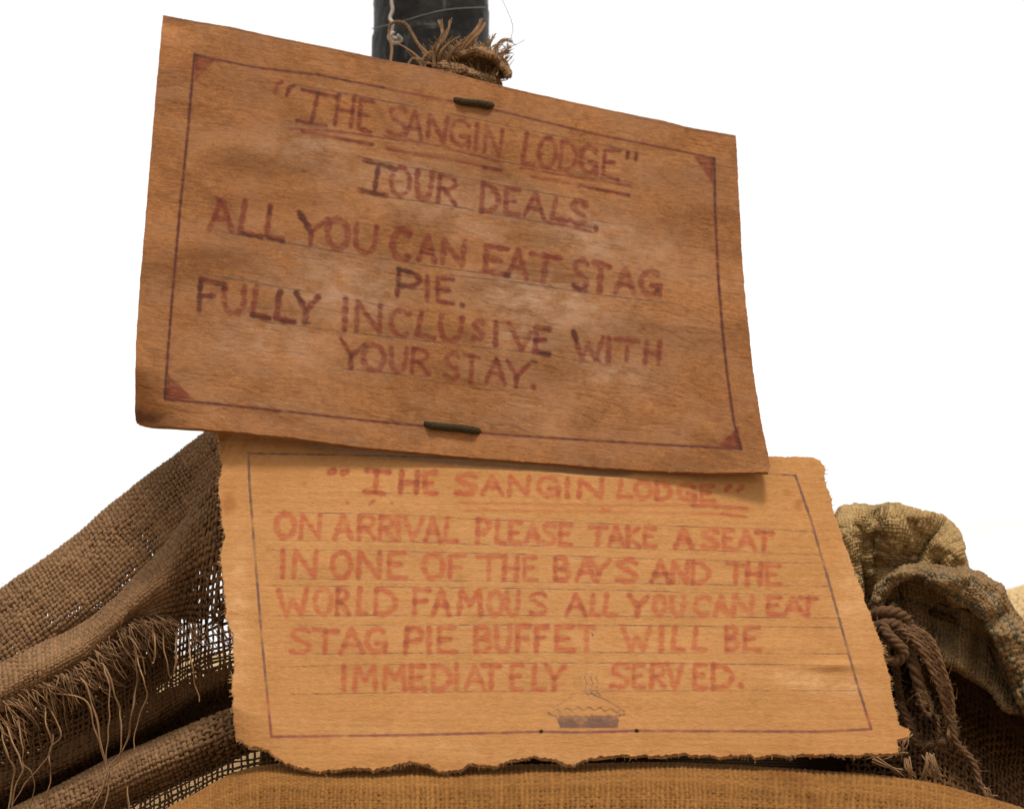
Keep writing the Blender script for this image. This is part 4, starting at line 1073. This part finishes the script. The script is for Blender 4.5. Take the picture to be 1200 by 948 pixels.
# rope round the neck
T = Tubes()
rope(T, [(1008, 733, 1.66), (1022, 721, 1.64), (1036, 716, 1.632), (1052, 718, 1.632), (1064, 728, 1.64), (1068, 742, 1.66)], .0050, 3, .020)
rope(T, [(1012, 742, 1.65), (1028, 733, 1.632), (1046, 730, 1.628), (1062, 738, 1.638), (1070, 750, 1.66)], .0046, 3, .020)
rope(T, [(1034, 730, 1.63), (1040, 742, 1.62), (1052, 754, 1.615), (1060, 764, 1.615), (1052, 774, 1.617), (1040, 772, 1.62), (1036, 760, 1.628), (1038, 748, 1.635)], .0048, 3, .018)
for k in range(6):
    o = k * 4.2 + rng.normal(0, .9)
    rope(T, [(1048 + o * .9, 736 - o * .1, 1.628), (1064 + o, 744, 1.618), (1078 + o * .9, 762, 1.612), (1092 + o * .7, 790, 1.61), (1101 + o * .6, 812, 1.612), (1108 + o * .4, 838, 1.615), (1112 + o * .3, 858, 1.62)],
         .0025 * rng.uniform(.85, 1.15), 2 + k % 2, rng.uniform(.013, .024), tint=rng.uniform(-.25, .25))
rope(T, [(1112, 838, 1.612), (1117, 858, 1.61), (1122, 872, 1.608), (1134, 884, 1.606), (1142, 896, 1.604), (1146, 912, 1.602), (1152, 926, 1.60)], .0030, 3, .022)
rope(T, [(1050, 776, 1.64), (1052, 800, 1.64), (1056, 824, 1.638), (1066, 846, 1.636), (1074, 866, 1.634)], .0034, 3, .018, tint=-.2)
rope(T, [(1056, 824, 1.63), (1066, 850, 1.625), (1076, 872, 1.62), (1094, 872, 1.615), (1108, 868, 1.615), (1116, 858, 1.62)], .0036, 3, .018, tint=-.15)
rope(T, [(1066, 768, 1.63), (1072, 784, 1.62), (1078, 806, 1.618), (1084, 826, 1.615)], .0055, 3, .03, tint=-.05)
rope(T, [(1076, 812, 1.612), (1082, 830, 1.61), (1090, 838, 1.61), (1090, 824, 1.612), (1084, 810, 1.612)], .0014, 2, .01, tint=.3)
rope(T, [(1098, 872, 1.61), (1100, 852, 1.608), (1098, 838, 1.61)], .0016, 2, .01, tint=.1)
T.build('rope_tie', M_rope, tied)
F_ = Tubes()
allv = np.concatenate(T.v)
for k in range(1500):
    p = allv[rng.integers(len(allv))]; dv_ = rng.normal(0, .0022, 3) * rng.uniform(.4, 1.3); e2 = rng.normal(0, .003, 3)
    F_.path(spline([p, p + dv_, p + dv_ + e2], 5), np.linspace(.00022, .0001, 5), 3, rng.uniform(0, .4), caps=False)
F_.build('rope_fuzz', M_twine, tied)['kind'] = 'stuff'
T = Tubes()
for (x0, y0, x1, y1, n, dp) in ((1152, 922, 1163, 938, 14, 1.60), (1091, 884, 1099, 910, 22, 1.61), (1086, 884, 1084, 914, 8, 1.61), (1062, 890, 1070, 912, 16, 1.60), (1024, 890, 1060, 906, 8, 1.60), (1066, 860, 1056, 880, 8, 1.60),
                             (1112, 850, 1118, 872, 10, 1.612), (1060, 880, 1020, 892, 5, 1.605)):
    for k in range(n):
        a = rng.normal(0, 2.0, 4); e = rng.normal(0, 4.0, 2)
        T.path(PP(spline([(x0 + a[0], y0 + a[1], dp), ((x0 + x1) / 2 + a[2], (y0 + y1) / 2 + a[3], dp - .003), (x1 + e[0], y1 + e[1], dp)], 8)), np.linspace(.0008, .0003, 8), 4, rng.uniform(0, .4))
T.build('rope_fray', M_twine, tied)['kind'] = 'stuff'

# lower right bag in shade, far right pale bag, and the bags behind the signs
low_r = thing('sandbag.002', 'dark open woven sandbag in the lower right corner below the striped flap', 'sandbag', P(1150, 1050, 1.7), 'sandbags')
rowsJ = []
jx = [840, 940, 1020, 1090, 1150, 1210, 1270, 1330]
jt = [740, 716, 710, 716, 745, 790, 815, 840]
for t, d in ((0, 1.72), (.15, 1.80), (.32, 1.90), (.5, 1.86), (.72, 1.74), (1.0, 1.67), (1.3, 1.66)):
    rowsJ.append([(x, y + t * 215, d - .008 * k + .10 * max(0, 3 - k)) for k, (x, y) in enumerate(zip(jx, jt))])
SJ = Surf(rowsJ, .008, 60, 93, 4)
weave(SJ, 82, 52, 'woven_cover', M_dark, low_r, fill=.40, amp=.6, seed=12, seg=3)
sheet(SJ, 'sack_body', M_skin_shade, low_r, 60, 40, .010, flip=-1)
far_r = thing('sandbag.003', 'pale blurred sandbag at the far right edge behind the striped flap', 'sandbag', P(1260, 800, 2.2), 'sandbags')
rowsL = []
lx = [1140, 1165, 1190, 1215, 1250, 1300]
lt = [716, 699, 690, 686, 690, 700]
for off, d in ((30, 2.25), (4, 2.2), (0, 2.15), (14, 2.10), (50, 2.06), (120, 2.05), (200, 2.07)):
    rowsL.append([(x, y + off, d) for x, y in zip(lx, lt)])
SL = Surf(rowsL, .006, 60, 95, 3)
weave(SL, 26, 34, 'woven_cover', M_pale, far_r, fill=.56, amp=.5, seed=13, seg=3)
sheet(SL, 'sack_body', M_skin_front, far_r, 40, 40, .004, flip=-1)
b1 = thing('sandbag.004', 'pale sandbag glimpsed through the open mesh of the hessian sheet at the left', 'sandbag', P(120, 1050, 1.9), 'sandbags')
pillow('sack_body', M_skin_pale, b1, P(60, 975, 2.35), (1.0, .34, .44), 3)
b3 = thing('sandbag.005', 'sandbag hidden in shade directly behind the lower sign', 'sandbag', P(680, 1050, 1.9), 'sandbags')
pillow('sack_body', M_skin_shade, b3, P(660, 930, 1.93), (.62, .34, .30), 5)

cb = Tubes()
cb.path(PP(spline([(700, 640, 26), (900, 628, 26), (1128, 619, 26), (1200, 615, 26), (1500, 596, 26), (2100, 540, 26)], 40)), .018, 6)
cable = cb.build('cable', M_cable)
tag(cable, 'thin pale cable crossing the white sky at the right', 'cable')
